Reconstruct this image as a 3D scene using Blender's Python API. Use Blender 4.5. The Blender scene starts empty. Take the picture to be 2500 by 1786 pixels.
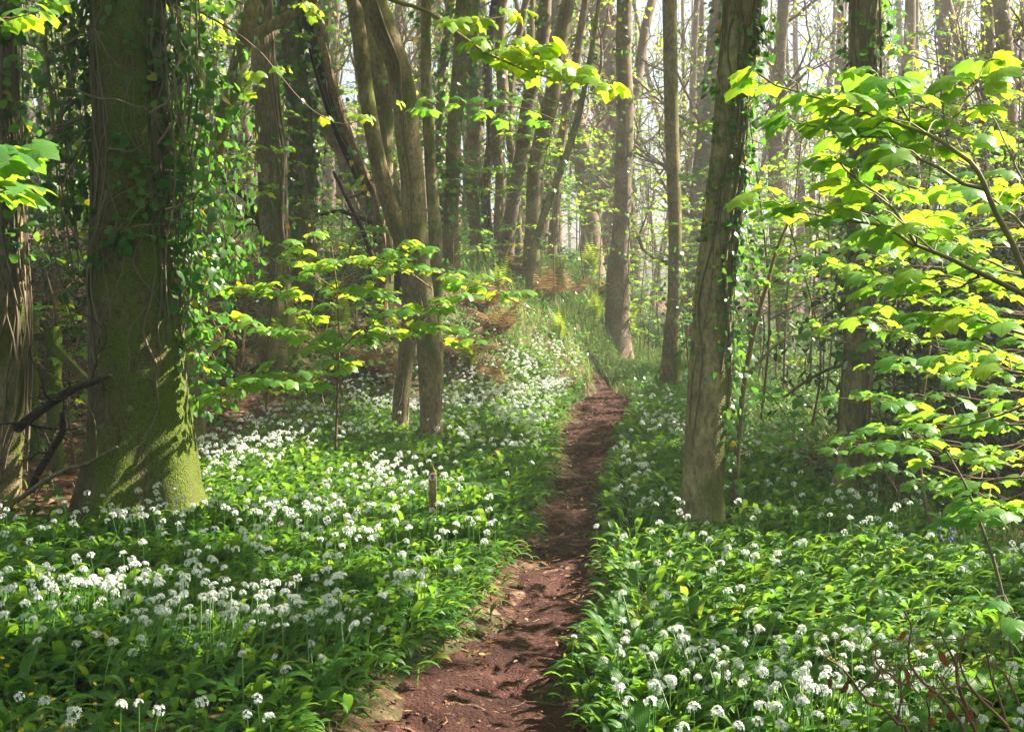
import bpy, math, random
import numpy as np
from mathutils import Vector

rng = np.random.default_rng(11)
random.seed(5)
R = math.radians
C = bpy.context.scene.collection

# ------------------------------------------------------------------ camera, light, exposure
F, CXP, CYP, HZ = 3018.0, 1250.0, 893.0, 700.0
CAMH = 1.6
PITCH = math.atan((CYP - HZ) / F)
cam_d = bpy.data.cameras.new("camera")
cam = bpy.data.objects.new("camera", cam_d)
C.objects.link(cam)
cam.location = (0, 0, CAMH)
cam.rotation_euler = (math.pi / 2 - PITCH, 0, 0)
cam_d.sensor_fit = 'HORIZONTAL'
cam_d.sensor_width = 36
cam_d.lens = 36 * F / 2500
cam_d.clip_start = 0.05
cam_d.clip_end = 1000
bpy.context.scene.camera = cam

SUN_AZ = R(20)      # from +X towards +Y
SUN_EL = R(42)
SUN = np.array([math.cos(SUN_EL) * math.cos(SUN_AZ), math.cos(SUN_EL) * math.sin(SUN_AZ), math.sin(SUN_EL)])

w = bpy.data.worlds.new("World")
bpy.context.scene.world = w
w.use_nodes = True
nt = w.node_tree
sky = nt.nodes.new("ShaderNodeTexSky")
sky.sky_type = 'NISHITA'
sky.sun_disc = False
sky.sun_elevation = SUN_EL
sky.sun_rotation = math.pi / 2 - SUN_AZ
sky.dust_density = 3.0
sky.ozone_density = 1.0
bg = nt.nodes["Background"]
nt.links.new(sky.outputs[0], bg.inputs[0])
bg.inputs[1].default_value = 0.05

sun_d = bpy.data.lights.new("sun", 'SUN')
sun_d.energy = 5.0
sun_d.angle = R(0.5)
sun_d.color = (1.0, 0.91, 0.74)
sun_o = bpy.data.objects.new("sun", sun_d)
C.objects.link(sun_o)
sun_o.rotation_euler = Vector(SUN).to_track_quat('Z', 'Y').to_euler()

sc = bpy.context.scene
sc.view_settings.view_transform = 'Standard'
sc.view_settings.look = 'None'
sc.view_settings.exposure = 2.4
sc.view_settings.gamma = 1
sc.render.engine = 'CYCLES'
sc.cycles.max_bounces = 7
sc.cycles.diffuse_bounces = 4
sc.cycles.transmission_bounces = 5
sc.cycles.glossy_bounces = 2
sc.cycles.volume_bounces = 0
sc.cycles.caustics_reflective = False
sc.cycles.caustics_refractive = False
sc.cycles.sample_clamp_indirect = 4
sc.cycles.use_denoising = True

# ------------------------------------------------------------------ layout helpers
CP, SP = math.cos(PITCH), math.sin(PITCH)


def ray(dx, dy):
    """Direction (per metre of depth Y) through a spot of the photograph (in its 2273 px wide view)."""
    a = (np.asarray(dx) * 1.1 - CXP) / F
    b = -(np.asarray(dy) * 1.1 - CYP) / F
    Y = CP + b * SP
    Z = -SP + b * CP
    return a / Y, Z / Y


def P(dx, dy, Y):
    ax, az = ray(dx, dy)
    return np.stack(np.broadcast_arrays(ax * Y, Y, CAMH + az * Y), -1).astype(float)


def to_disp(p):
    p = np.asarray(p, float)
    x, y, z = p[..., 0], p[..., 1], p[..., 2] - CAMH
    d = np.maximum(y * CP - z * SP, 0.05)
    up = z * CP + y * SP
    return (CXP + F * x / d) / 1.1, (CYP - F * up / d) / 1.1


def px2m(wd, Y):
    return wd * 1.1 / F * Y


def _h(i, j, k, s):
    v = np.sin(i * 127.1 + j * 311.7 + k * 74.7 + s * 53.3) * 43758.5453
    return v - np.floor(v)


def vn(x, y, z=0.0, s=0):
    x, y, z = np.broadcast_arrays(np.asarray(x, float), y, z)
    xi, yi, zi = np.floor(x), np.floor(y), np.floor(z)
    f = lambda t: t * t * (3 - 2 * t)
    a, b, c = f(x - xi), f(y - yi), f(z - zi)
    r = 0
    for i in (0, 1):
        for j in (0, 1):
            for k in (0, 1):
                r = r + (a if i else 1 - a) * (b if j else 1 - b) * (c if k else 1 - c) * _h(xi + i, yi + j, zi + k, s)
    return r


def fbm(x, y, z=0.0, s=0, o=3):
    r, amp, t = 0, 1.0, 0
    for i in range(o):
        r = r + amp * vn(np.asarray(x) * 2 ** i, np.asarray(y) * 2 ** i, np.asarray(z) * 2 ** i, s + i)
        t += amp
        amp *= 0.5
    return r / t


# path centre line and half width, by distance
PY = np.array([2.0, 4.45, 5.0, 5.41, 6.04, 6.82, 7.62, 9.23, 10.6, 14.1, 17.95, 22.1, 24.0, 26.0, 29.0])
PL = np.array([-.75, -.56, -.40, -.21, -.05, .02, .18, .32, .447, .65, 1.02, 1.56, 2.0, 2.8, 4.3])
PR = np.array([.15, .236, .18, .27, .438, .42, .515, .60, .75, 1.18, 1.86, 2.55, 2.9, 3.5, 5.0])


def path_d(x, y):
    """Signed distance outside the path edge (negative inside), and the side."""
    l, r = np.interp(y, PY, PL), np.interp(y, PY, PR)
    c, hw = (l + r) / 2, (r - l) / 2
    d = np.abs(x - c) - hw
    d = np.where(y > 21.6, 5.0, d)
    return d, np.sign(x - c)


def gz(x, y):
    x = np.asarray(x, float)
    y = np.asarray(y, float)
    st = np.interp(x, [-9, -6, -3, -1.2, 0, 1.0, 1.5, 2.2, 3.4, 5, 9], [9, 10.5, 13.2, 15.2, 16.4, 18.6, 20.9, 24.3, 27, 44, 60])
    cap = np.interp(x, [-9, -5, 0, 3, 9], [4.2, 3.6, 2.6, 2.0, 1.0])
    sl = np.interp(x, [-6, -3, -1, 1.3, 3], [.30, .36, .56, .52, .32])
    d = np.clip(y - st, 0, None)
    z = cap * (1 - np.exp(-(d * sl / cap) ** 1.15))
    z = z + 0.20 * np.clip(y - 45, 0, 70) * np.clip((6 - x) / 20, 0, 1)
    z = z + .05 * (fbm(x * .7, y * .7, 0, 3) - .5) + .5 * (fbm(x * .15, y * .15, 0, 9) - .5) * np.clip((y - 14) / 10, 0, 1)
    pd, _ = path_d(x, y)
    z = z - .05 * np.clip(1 - np.clip(pd, -1, 1) / .15, 0, 1) * (y < 26)
    return z


def on_ground(dx, dy, zoff=0.0):
    ax, az = ray(dx, dy)
    Y = np.full(np.shape(ax), 3.0)
    for f in (1.05, 1.008, 1.0012):
        for it in range(80 if f == 1.05 else 7):
            hit = CAMH + az * Y <= gz(ax * Y, Y) + zoff
            Y = np.where(hit, Y, Y * f)
            if hit.all(): break
        if f > 1.002: Y = np.where(CAMH + az * Y <= gz(ax * Y, Y) + zoff, Y / f, Y)
    return np.stack([ax * Y, Y, gz(ax * Y, Y)], -1)


# ------------------------------------------------------------------ mesh builder
class MB:
    def __init__(s):
        s.V, s.Fs, s.n = [], [], 0
        s.vary, s.lc = [], []

    def add(s, V, Fa, mi=0, vary=0.5, lc=None):
        V = np.asarray(V, float).reshape(-1, 3)
        Fa = np.asarray(Fa, int)
        s.V.append(V)
        s.Fs.append((Fa + s.n, mi))
        s.vary.append(np.broadcast_to(np.asarray(vary, float), (len(V),)))
        s.lc.append(np.zeros((len(V), 3)) if lc is None else lc)
        s.n += len(V)

    def build(s, name, mats, parent=None, smooth=True):
        me = bpy.data.meshes.new(name)
        if s.n:
            V = np.concatenate(s.V)
            me.vertices.add(len(V))
            me.vertices.foreach_set("co", V.ravel())
            loops = np.concatenate([f.ravel() for f, _ in s.Fs])
            tot = np.concatenate([np.full(len(f), f.shape[1]) for f, _ in s.Fs])
            mi = np.concatenate([np.full(len(f), m) for f, m in s.Fs])
            me.loops.add(len(loops))
            me.loops.foreach_set("vertex_index", loops.astype(np.int32))
            me.polygons.add(len(tot))
            me.polygons.foreach_set("loop_start", (np.cumsum(tot) - tot).astype(np.int32))
            me.update(calc_edges=True)
            me.polygons.foreach_set("material_index", mi.astype(np.int32))
            me.polygons.foreach_set("use_smooth", np.full(len(tot), smooth))
            a = me.attributes.new("vary", 'FLOAT', 'POINT')
            a.data.foreach_set("value", np.concatenate(s.vary).astype(np.float32))
            a = me.attributes.new("lc", 'FLOAT_VECTOR', 'POINT')
            a.data.foreach_set("vector", np.concatenate(s.lc).astype(np.float32).ravel())
        for m in (mats if isinstance(mats, (list, tuple)) else [mats]):
            me.materials.append(m)
        o = bpy.data.objects.new(name, me)
        C.objects.link(o)
        if parent is not None:
            o.parent = parent
            o.matrix_parent_inverse = parent_inv(parent)
        return o


def world_of(p):
    from mathutils import Matrix
    M = Matrix.LocRotScale(p.location, p.rotation_euler, p.scale)
    return M if p.parent is None else world_of(p.parent) @ p.matrix_parent_inverse @ M


def parent_inv(p):
    return world_of(p).inverted()


def empty(name, loc):
    o = bpy.data.objects.new(name, None)
    o.location = tuple(float(v) for v in loc)
    o.empty_display_size = .1
    C.objects.link(o)
    return o


def tag(o, label=None, cat=None, group=None, kind=None):
    if label: o["label"] = label
    if cat: o["category"] = cat
    if group: o["group"] = group
    if kind: o["kind"] = kind
    return o


def nrm(a):
    a = np.asarray(a, float)
    return a / np.maximum(np.linalg.norm(a, axis=-1, keepdims=True), 1e-9)


def spline(pts, step):
    """Catmull-Rom through points (n,k), resampled about every step metres (by the first three columns)."""
    p = np.asarray(pts, float)
    if len(p) == 2:
        q = p
        out = None
    q = np.vstack([2 * p[0] - p[1], p, 2 * p[-1] - p[-2]])
    out = []
    for i in range(1, len(q) - 2):
        L = np.linalg.norm(q[i + 1, :3] - q[i, :3])
        n = max(1, int(round(L / step)))
        t = (np.arange(n) / n)[:, None]
        a, b, c, d = q[i - 1], q[i], q[i + 1], q[i + 2]
        out.append(.5 * (2 * b + (c - a) * t + (2 * a - 5 * b + 4 * c - d) * t ** 2 + (3 * b - a - 3 * c + d) * t ** 3))
    out.append(q[-2][None])
    return np.vstack(out)


def tube(pts, rad, k=5):
    pts = np.asarray(pts, float)
    n = len(pts)
    rad = np.broadcast_to(np.asarray(rad, float), (n,))
    T = nrm(np.gradient(pts, axis=0))
    ref = np.array([0, 0, 1.0]) if abs(T[0, 2]) < .8 else np.array([1.0, 0, 0])
    A = np.empty((n, 3))
    a = ref - T[0] * (ref @ T[0])
    a /= np.linalg.norm(a)
    for i in range(n):
        a = a - T[i] * (a @ T[i])
        a = a / max(math.sqrt(a @ a), 1e-9)
        A[i] = a
    B = np.cross(T, A)
    th = np.arange(k) / k * 2 * np.pi
    V = pts[:, None] + rad[:, None, None] * (A[:, None] * np.cos(th)[None, :, None] + B[:, None] * np.sin(th)[None, :, None])
    i = np.arange(n - 1)[:, None] * k
    j = np.arange(k)[None]
    j2 = (j + 1) % k
    Fa = np.stack([i + j, i + j2, i + k + j2, i + k + j], -1).reshape(-1, 4)
    return V.reshape(-1, 3), Fa


def place(tmpl, pos, d, n, size, bend=None):
    """Copies of a template (V,F): template y runs along d, z along n."""
    TV, TF = tmpl
    pos = np.asarray(pos, float)
    d = nrm(d)
    x = nrm(np.cross(d, n))
    z = np.cross(x, d)
    size = np.asarray(size, float)
    if size.ndim == 1:
        size = np.repeat(size[:, None], 3, 1)
    tv = TV[None] * size[:, None, :]
    V = pos[:, None] + tv[..., 0:1] * x[:, None] + tv[..., 1:2] * d[:, None] + tv[..., 2:3] * z[:, None]
    m, k = len(pos), len(TV)
    Fa = (TF[None] + (np.arange(m) * k)[:, None, None]).reshape(-1, TF.shape[1])
    return V.reshape(-1, 3), Fa, np.tile(TV, (m, 1))


def add_leaves(mb, tmpl, pos, d, n, size, mi=0, vary=None):
    if len(pos) == 0: return
    V, Fa, lc = place(tmpl, pos, d, n, size)
    if vary is None: vary = rng.random(len(pos))
    mb.add(V, Fa, mi, np.repeat(vary, len(tmpl[0])), lc)


# ------------------------------------------------------------------ leaf templates
def t_sycamore(rings=2, droop=.22):
    half = [(.05, -.06), (.15, -.13), (.28, -.17), (.42, -.15), (.42, -.03), (.49, .04), (.44, .11), (.50, .15), (.58, .22), (.64, .34), (.67, .46),
            (.57, .48), (.52, .55), (.43, .54), (.33, .56), (.34, .63), (.27, .69), (.27, .76), (.16, .83), (.09, .91)]
    out = [(0, -.01)] + half + [(0, 1.0)] + [(-x, y) for x, y in half[::-1]]
    o = np.array(out)
    c = np.array([0, .28])
    k = len(o)
    zf = lambda q: -droop * ((q[:, 0]) ** 2 * 1.3 + np.clip(q[:, 1] - .2, 0, None) ** 2)
    crease = np.zeros(k)
    V = [np.array([[0, .28, 0.0]])]
    if rings == 2:
        m = c + (o - c) * .55
        V.append(np.column_stack([m, zf(m) + .02]))
    # lobes droop along their ribs, sinuses stay up a little
    ang = np.arctan2(o[:, 0], o[:, 1] + .05)
    lobe = np.cos(ang / R(52) * 2 * np.pi)
    V.append(np.column_stack([o, zf(o) - .03 * lobe + .01]))
    V = np.vstack(V)
    Fa = []
    j = np.arange(k)
    j2 = (j + 1) % k
    if rings == 2:
        tri = np.stack([np.zeros(k, int), 1 + j2, 1 + j, 1 + j], -1)
        q = np.stack([1 + j, 1 + j2, 1 + k + j2, 1 + k + j], -1)
        return V, (tri[:, :3], q)
    return V, np.stack([np.zeros(k, int), 1 + j2, 1 + j], -1)


def tri_only(t):
    V, Fa = t
    tri, q = Fa
    return V, np.vstack([tri, q[:, [0, 1, 2]], q[:, [0, 2, 3]]])


SYC_HI = tri_only(t_sycamore(2, .34))
SYC_LO = t_sycamore(1, .30)
# a very small version for far away: seven points
_o = np.array([(0, 0), (.4, -.1), (.34, .12), (.6, .42), (.25, .46), (0, 1), (-.25, .46), (-.6, .42), (-.34, .12), (-.4, -.1)])
SYC_FAR = (np.vstack([[0, .25, .04], np.column_stack([_o, -.28 * (_o[:, 0] ** 2 + np.clip(_o[:, 1] - .2, 0, 1) ** 2)])]),
           np.array([[0, 1 + (j + 1) % 10, 1 + j] for j in range(10)]))
_o = np.array([(0, .06), (.22, -.10), (.46, .06), (.50, .34), (.30, .66), (0, 1), (-.30, .66), (-.50, .34), (-.46, .06), (-.22, -.10)])
IVY = (np.vstack([[0, .3, .03], np.column_stack([_o, -.15 * np.abs(_o[:, 0]) - .1 * np.clip(_o[:, 1] - .3, 0, 1)])]),
       np.array([[0, 1 + (j + 1) % 10, 1 + j] for j in range(10)]))
_o = np.array([(0, .0), (.15, .2), (.2, .5), (.12, .8), (0, 1), (-.12, .8), (-.2, .5), (-.15, .2)])
LANCE = (np.vstack([[0, .5, -.03], np.column_stack([_o, -.1 * np.clip(_o[:, 1] - .4, 0, 1)])]),
         np.array([[0, 1 + (j + 1) % 8, 1 + j] for j in range(8)]))


def t_garlic(rise, reach, curl, n=8, wid=.40):
    """Strap-like leaf on a stalk that rises and arches over; x across, y outwards, z up; about unit tall."""
    t = np.linspace(0, 1, n + 1)
    ang = R(84) - (np.clip(t - .28, 0, 1) / .72) ** 1.1 * curl
    ds = np.where(t < .3, 1.0, 1.0) / n
    y = np.cumsum(np.cos(ang) * ds) * reach
    z = np.cumsum(np.sin(ang) * ds) * rise
    wp = np.interp(t, [0, .22, .34, .5, .65, .8, .92, 1], [.025, .03, .10, .19, .20, .15, .07, .0]) * wid
    V = []
    for i in range(n + 1):
        V += [(-wp[i], y[i], z[i] + wp[i] * .35), (0, y[i], z[i]), (wp[i], y[i], z[i] + wp[i] * .35)]
    Fa = []
    for i in range(n):
        a = 3 * i
        Fa += [(a, a + 1, a + 4, a + 3), (a + 1, a + 2, a + 5, a + 4)]
    return np.array(V), np.array(Fa)


GARLIC = [t_garlic(.95, 1.0, R(130)), t_garlic(1.0, .9, R(105)), t_garlic(.85, 1.15, R(145)), t_garlic(1.0, .8, R(80))]
GARLIC_LO = [t_garlic(.95, .95, R(120), 5), t_garlic(1.0, .8, R(85), 5), t_garlic(.85, 1.1, R(140), 5)]


def t_blade(n=4, curl=R(75), wid=.03):
    t = np.linspace(0, 1, n + 1)
    ang = R(80) - t ** 1.3 * curl
    y = np.concatenate([[0], np.cumsum(np.cos(ang[:-1])) / n])
    z = np.concatenate([[0], np.cumsum(np.sin(ang[:-1])) / n])
    wp = wid * (1 - t ** 2) * .5 + .001
    V = []
    for i in range(n + 1):
        V += [(-wp[i], y[i], z[i]), (wp[i], y[i], z[i])]
    return np.array(V), np.array([(2 * i, 2 * i + 1, 2 * i + 3, 2 * i + 2) for i in range(n)])


BLADES = [t_blade(4, R(70)), t_blade(4, R(120)), t_blade(4, R(40))]


# ------------------------------------------------------------------ materials
def new_mat(name):
    m = bpy.data.materials.new(name)
    m.use_nodes = True
    n = m.node_tree.nodes
    for x in list(n): n.remove(x)
    out = n.new("ShaderNodeOutputMaterial")
    return m, n, m.node_tree.links, out


def N(n, kind, **kw):
    x = n.new(kind)
    for k, v in kw.items(): setattr(x, k, v)
    return x


def ramp(n, l, src, stops):
    r = N(n, "ShaderNodeValToRGB")
    els = r.color_ramp.elements
    while len(els) < len(stops): els.new(.5)
    for e, (p, c) in zip(els, stops):
        e.position = p
        e.color = tuple(c) + (1,) if len(c) == 3 else c
    l.new(src, r.inputs[0])
    return r.outputs[0]


def mixc(n, l, f, a, b, blend='MIX'):
    m = N(n, "ShaderNodeMix", data_type='RGBA', blend_type=blend)
    for i, v in ((0, f), (6, a), (7, b)):
        if hasattr(v, 'links'): l.new(v, m.inputs[i])
        else: m.inputs[i].default_value = v if i == 0 else tuple(v) + (1,)
    return m.outputs[2]


def leaf_mat(name, stops, tstops, rough=.4, tfac=.5, vein=0.0, spec=.5, ribw=0.0):
    m, n, l, out = new_mat(name)
    at = N(n, "ShaderNodeAttribute", attribute_name="vary")
    col = ramp(n, l, at.outputs["Fac"], stops)
    tcol = ramp(n, l, at.outputs["Fac"], tstops)
    pr = N(n, "ShaderNodeBsdfPrincipled")
    tr = N(n, "ShaderNodeBsdfTranslucent")
    if vein:
        lc = N(n, "ShaderNodeAttribute", attribute_name="lc")
        sx = N(n, "ShaderNodeSeparateXYZ")
        l.new(lc.outputs["Vector"], sx.inputs[0])
        ya = N(n, "ShaderNodeMath", operation='ADD')
        l.new(sx.outputs[1], ya.inputs[0]); ya.inputs[1].default_value = .04
        a2 = N(n, "ShaderNodeMath", operation='ARCTAN2')
        l.new(sx.outputs[0], a2.inputs[0]); l.new(ya.outputs[0], a2.inputs[1])
        q = N(n, "ShaderNodeMath", operation='MULTIPLY_ADD')
        l.new(a2.outputs[0], q.inputs[0]); q.inputs[1].default_value = 1 / R(48) * 2; q.inputs[2].default_value = 40.0
        fr = N(n, "ShaderNodeMath", operation='PINGPONG')
        l.new(q.outputs[0], fr.inputs[0]); fr.inputs[1].default_value = 1.0
        # distance from the rib in leaf units ~ angle * radius
        ln = N(n, "ShaderNodeVectorMath", operation='LENGTH')
        l.new(lc.outputs["Vector"], ln.inputs[0])
        mu = N(n, "ShaderNodeMath", operation='MULTIPLY')
        l.new(fr.outputs[0], mu.inputs[0]); l.new(ln.outputs[1], mu.inputs[1])
        vm = N(n, "ShaderNodeMapRange")
        l.new(mu.outputs[0], vm.inputs[0])
        vm.inputs[1].default_value = 0.0; vm.inputs[2].default_value = .05
        vm.inputs[3].default_value = vein; vm.inputs[4].default_value = 0
        tcol = mixc(n, l, vm.outputs[0], tcol, (.03, .09, .01))
        col = mixc(n, l, vm.outputs[0], col, (.12, .20, .05))
    if ribw:
        lc = N(n, "ShaderNodeAttribute", attribute_name="lc")
        sx = N(n, "ShaderNodeSeparateXYZ")
        l.new(lc.outputs["Vector"], sx.inputs[0])
        wv = N(n, "ShaderNodeMath", operation='MULTIPLY'); l.new(sx.outputs[0], wv.inputs[0]); wv.inputs[1].default_value = 260.0
        sn = N(n, "ShaderNodeMath", operation='SINE'); l.new(wv.outputs[0], sn.inputs[0])
        bp = N(n, "ShaderNodeBump"); bp.inputs["Strength"].default_value = .25; bp.inputs["Distance"].default_value = .004
        l.new(sn.outputs[0], bp.inputs["Height"]); l.new(bp.outputs[0], pr.inputs["Normal"])
    l.new(col, pr.inputs["Base Color"])
    l.new(tcol, tr.inputs[0])
    pr.inputs["Roughness"].default_value = rough
    pr.inputs["Specular IOR Level"].default_value = spec
    mx = N(n, "ShaderNodeMixShader")
    mx.inputs[0].default_value = tfac
    l.new(pr.outputs[0], mx.inputs[1]); l.new(tr.outputs[0], mx.inputs[2])
    l.new(mx.outputs[0], out.inputs[0])
    return m


M = {}
M['garlic'] = leaf_mat("garlic_leaf", [(0, (.030, .105, .018)), (.55, (.055, .16, .022)), (.93, (.10, .21, .03)), (1, (.25, .26, .03))],
                       [(0, (.13, .32, .025)), (.6, (.26, .46, .03)), (.95, (.42, .56, .04)), (1, (.5, .5, .06))], rough=.44, tfac=.44, ribw=1, spec=.3)
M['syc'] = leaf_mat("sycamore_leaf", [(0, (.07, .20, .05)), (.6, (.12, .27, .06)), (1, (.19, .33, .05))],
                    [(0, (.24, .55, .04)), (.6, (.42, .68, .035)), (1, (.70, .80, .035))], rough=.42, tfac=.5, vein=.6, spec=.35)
M['ivy'] = leaf_mat("ivy_leaf", [(0, (.022, .075, .016)), (.6, (.05, .14, .022)), (.97, (.10, .21, .03)), (.98, (.35, .28, .02)), (1, (.5, .36, .02))],
                    [(0, (.08, .25, .03)), (.6, (.16, .42, .04)), (.97, (.3, .55, .05)), (.98, (.6, .5, .03)), (1, (.7, .5, .03))], rough=.32, tfac=.4, spec=.5)
M['dark_leaf'] = leaf_mat("evergreen_leaf", [(0, (.012, .04, .014)), (1, (.035, .085, .025))],
                          [(0, (.04, .13, .02)), (1, (.10, .25, .04))], rough=.28, tfac=.25, spec=.5)
M['spring'] = leaf_mat("spring_leaf", [(0, (.08, .18, .03)), (1, (.17, .26, .04))],
                       [(0, (.35, .6, .05)), (1, (.65, .75, .06))], rough=.5, tfac=.5)
M['grass'] = leaf_mat("grass_blade", [(0, (.05, .13, .02)), (.5, (.11, .21, .035)), (.85, (.18, .25, .06)), (1, (.28, .23, .09))],
                      [(0, (.12, .3, .04)), (.6, (.3, .48, .07)), (1, (.5, .42, .15))], rough=.45, tfac=.4)
M['sedge'] = leaf_mat("sedge_blade", [(0, (.05, .15, .07)), (1, (.11, .22, .11))], [(0, (.14, .34, .12)), (1, (.25, .42, .16))], rough=.35, tfac=.35)
M['fern'] = leaf_mat("fern_leaf", [(0, (.08, .18, .02)), (1, (.17, .26, .03))], [(0, (.38, .58, .04)), (1, (.6, .66, .05))], rough=.5, tfac=.5)
M['bracken'] = leaf_mat("dead_bracken", [(0, (.15, .08, .045)), (1, (.33, .20, .10))], [(0, (.22, .12, .05)), (1, (.36, .23, .10))], rough=.7, tfac=.35)
M['dead_leaf'] = leaf_mat("dead_leaf", [(0, (.06, .025, .014)), (.5, (.17, .07, .032)), (.85, (.32, .19, .09)), (1, (.42, .34, .10))],
                          [(0, (.15, .05, .02)), (1, (.45, .22, .06))], rough=.6, tfac=.25)
M['rust_leaf'] = leaf_mat("rust_leaf", [(0, (.10, .035, .018)), (1, (.22, .085, .035))], [(0, (.22, .06, .02)), (1, (.4, .13, .03))], rough=.5, tfac=.45)
M['celandine'] = leaf_mat("celandine_leaf", [(0, (.04, .14, .02)), (1, (.08, .2, .03))], [(0, (.13, .36, .04)), (1, (.2, .45, .05))], rough=.28, tfac=.35)


def flat_mat(name, col, rough=.5, trans=None, tfac=.3):
    m, n, l, out = new_mat(name)
    at = N(n, "ShaderNodeAttribute", attribute_name="vary")
    pr = N(n, "ShaderNodeBsdfPrincipled")
    c = mixc(n, l, at.outputs["Fac"], tuple(v * .85 for v in col), tuple(min(1, v * 1.1) for v in col))
    l.new(c, pr.inputs["Base Color"])
    pr.inputs["Roughness"].default_value = rough
    if trans:
        tr = N(n, "ShaderNodeBsdfTranslucent"); tr.inputs[0].default_value = tuple(trans) + (1,)
        mx = N(n, "ShaderNodeMixShader"); mx.inputs[0].default_value = tfac
        l.new(pr.outputs[0], mx.inputs[1]); l.new(tr.outputs[0], mx.inputs[2]); l.new(mx.outputs[0], out.inputs[0])
    else:
        l.new(pr.outputs[0], out.inputs[0])
    return m


M['petal'] = flat_mat("white_petal", (.82, .83, .84), .5, (.8, .84, .8), .35)
M['stalk'] = flat_mat("green_stalk", (.09, .22, .04), .4, (.25, .45, .06), .3)
M['yellow'] = flat_mat("yellow_petal", (.85, .58, .02), .3, (.9, .6, .02), .3)
M['violet'] = flat_mat("violet_bell", (.16, .12, .5), .5)
M['twig'] = flat_mat("twig_bark", (.16, .10, .06), .8)
M['vine'] = flat_mat("vine_bark", (.17, .13, .085), .85)
M['red_twig'] = flat_mat("brown_twig", (.22, .12, .07), .7)
M['green_twig'] = flat_mat("olive_twig", (.20, .17, .07), .7)


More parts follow.
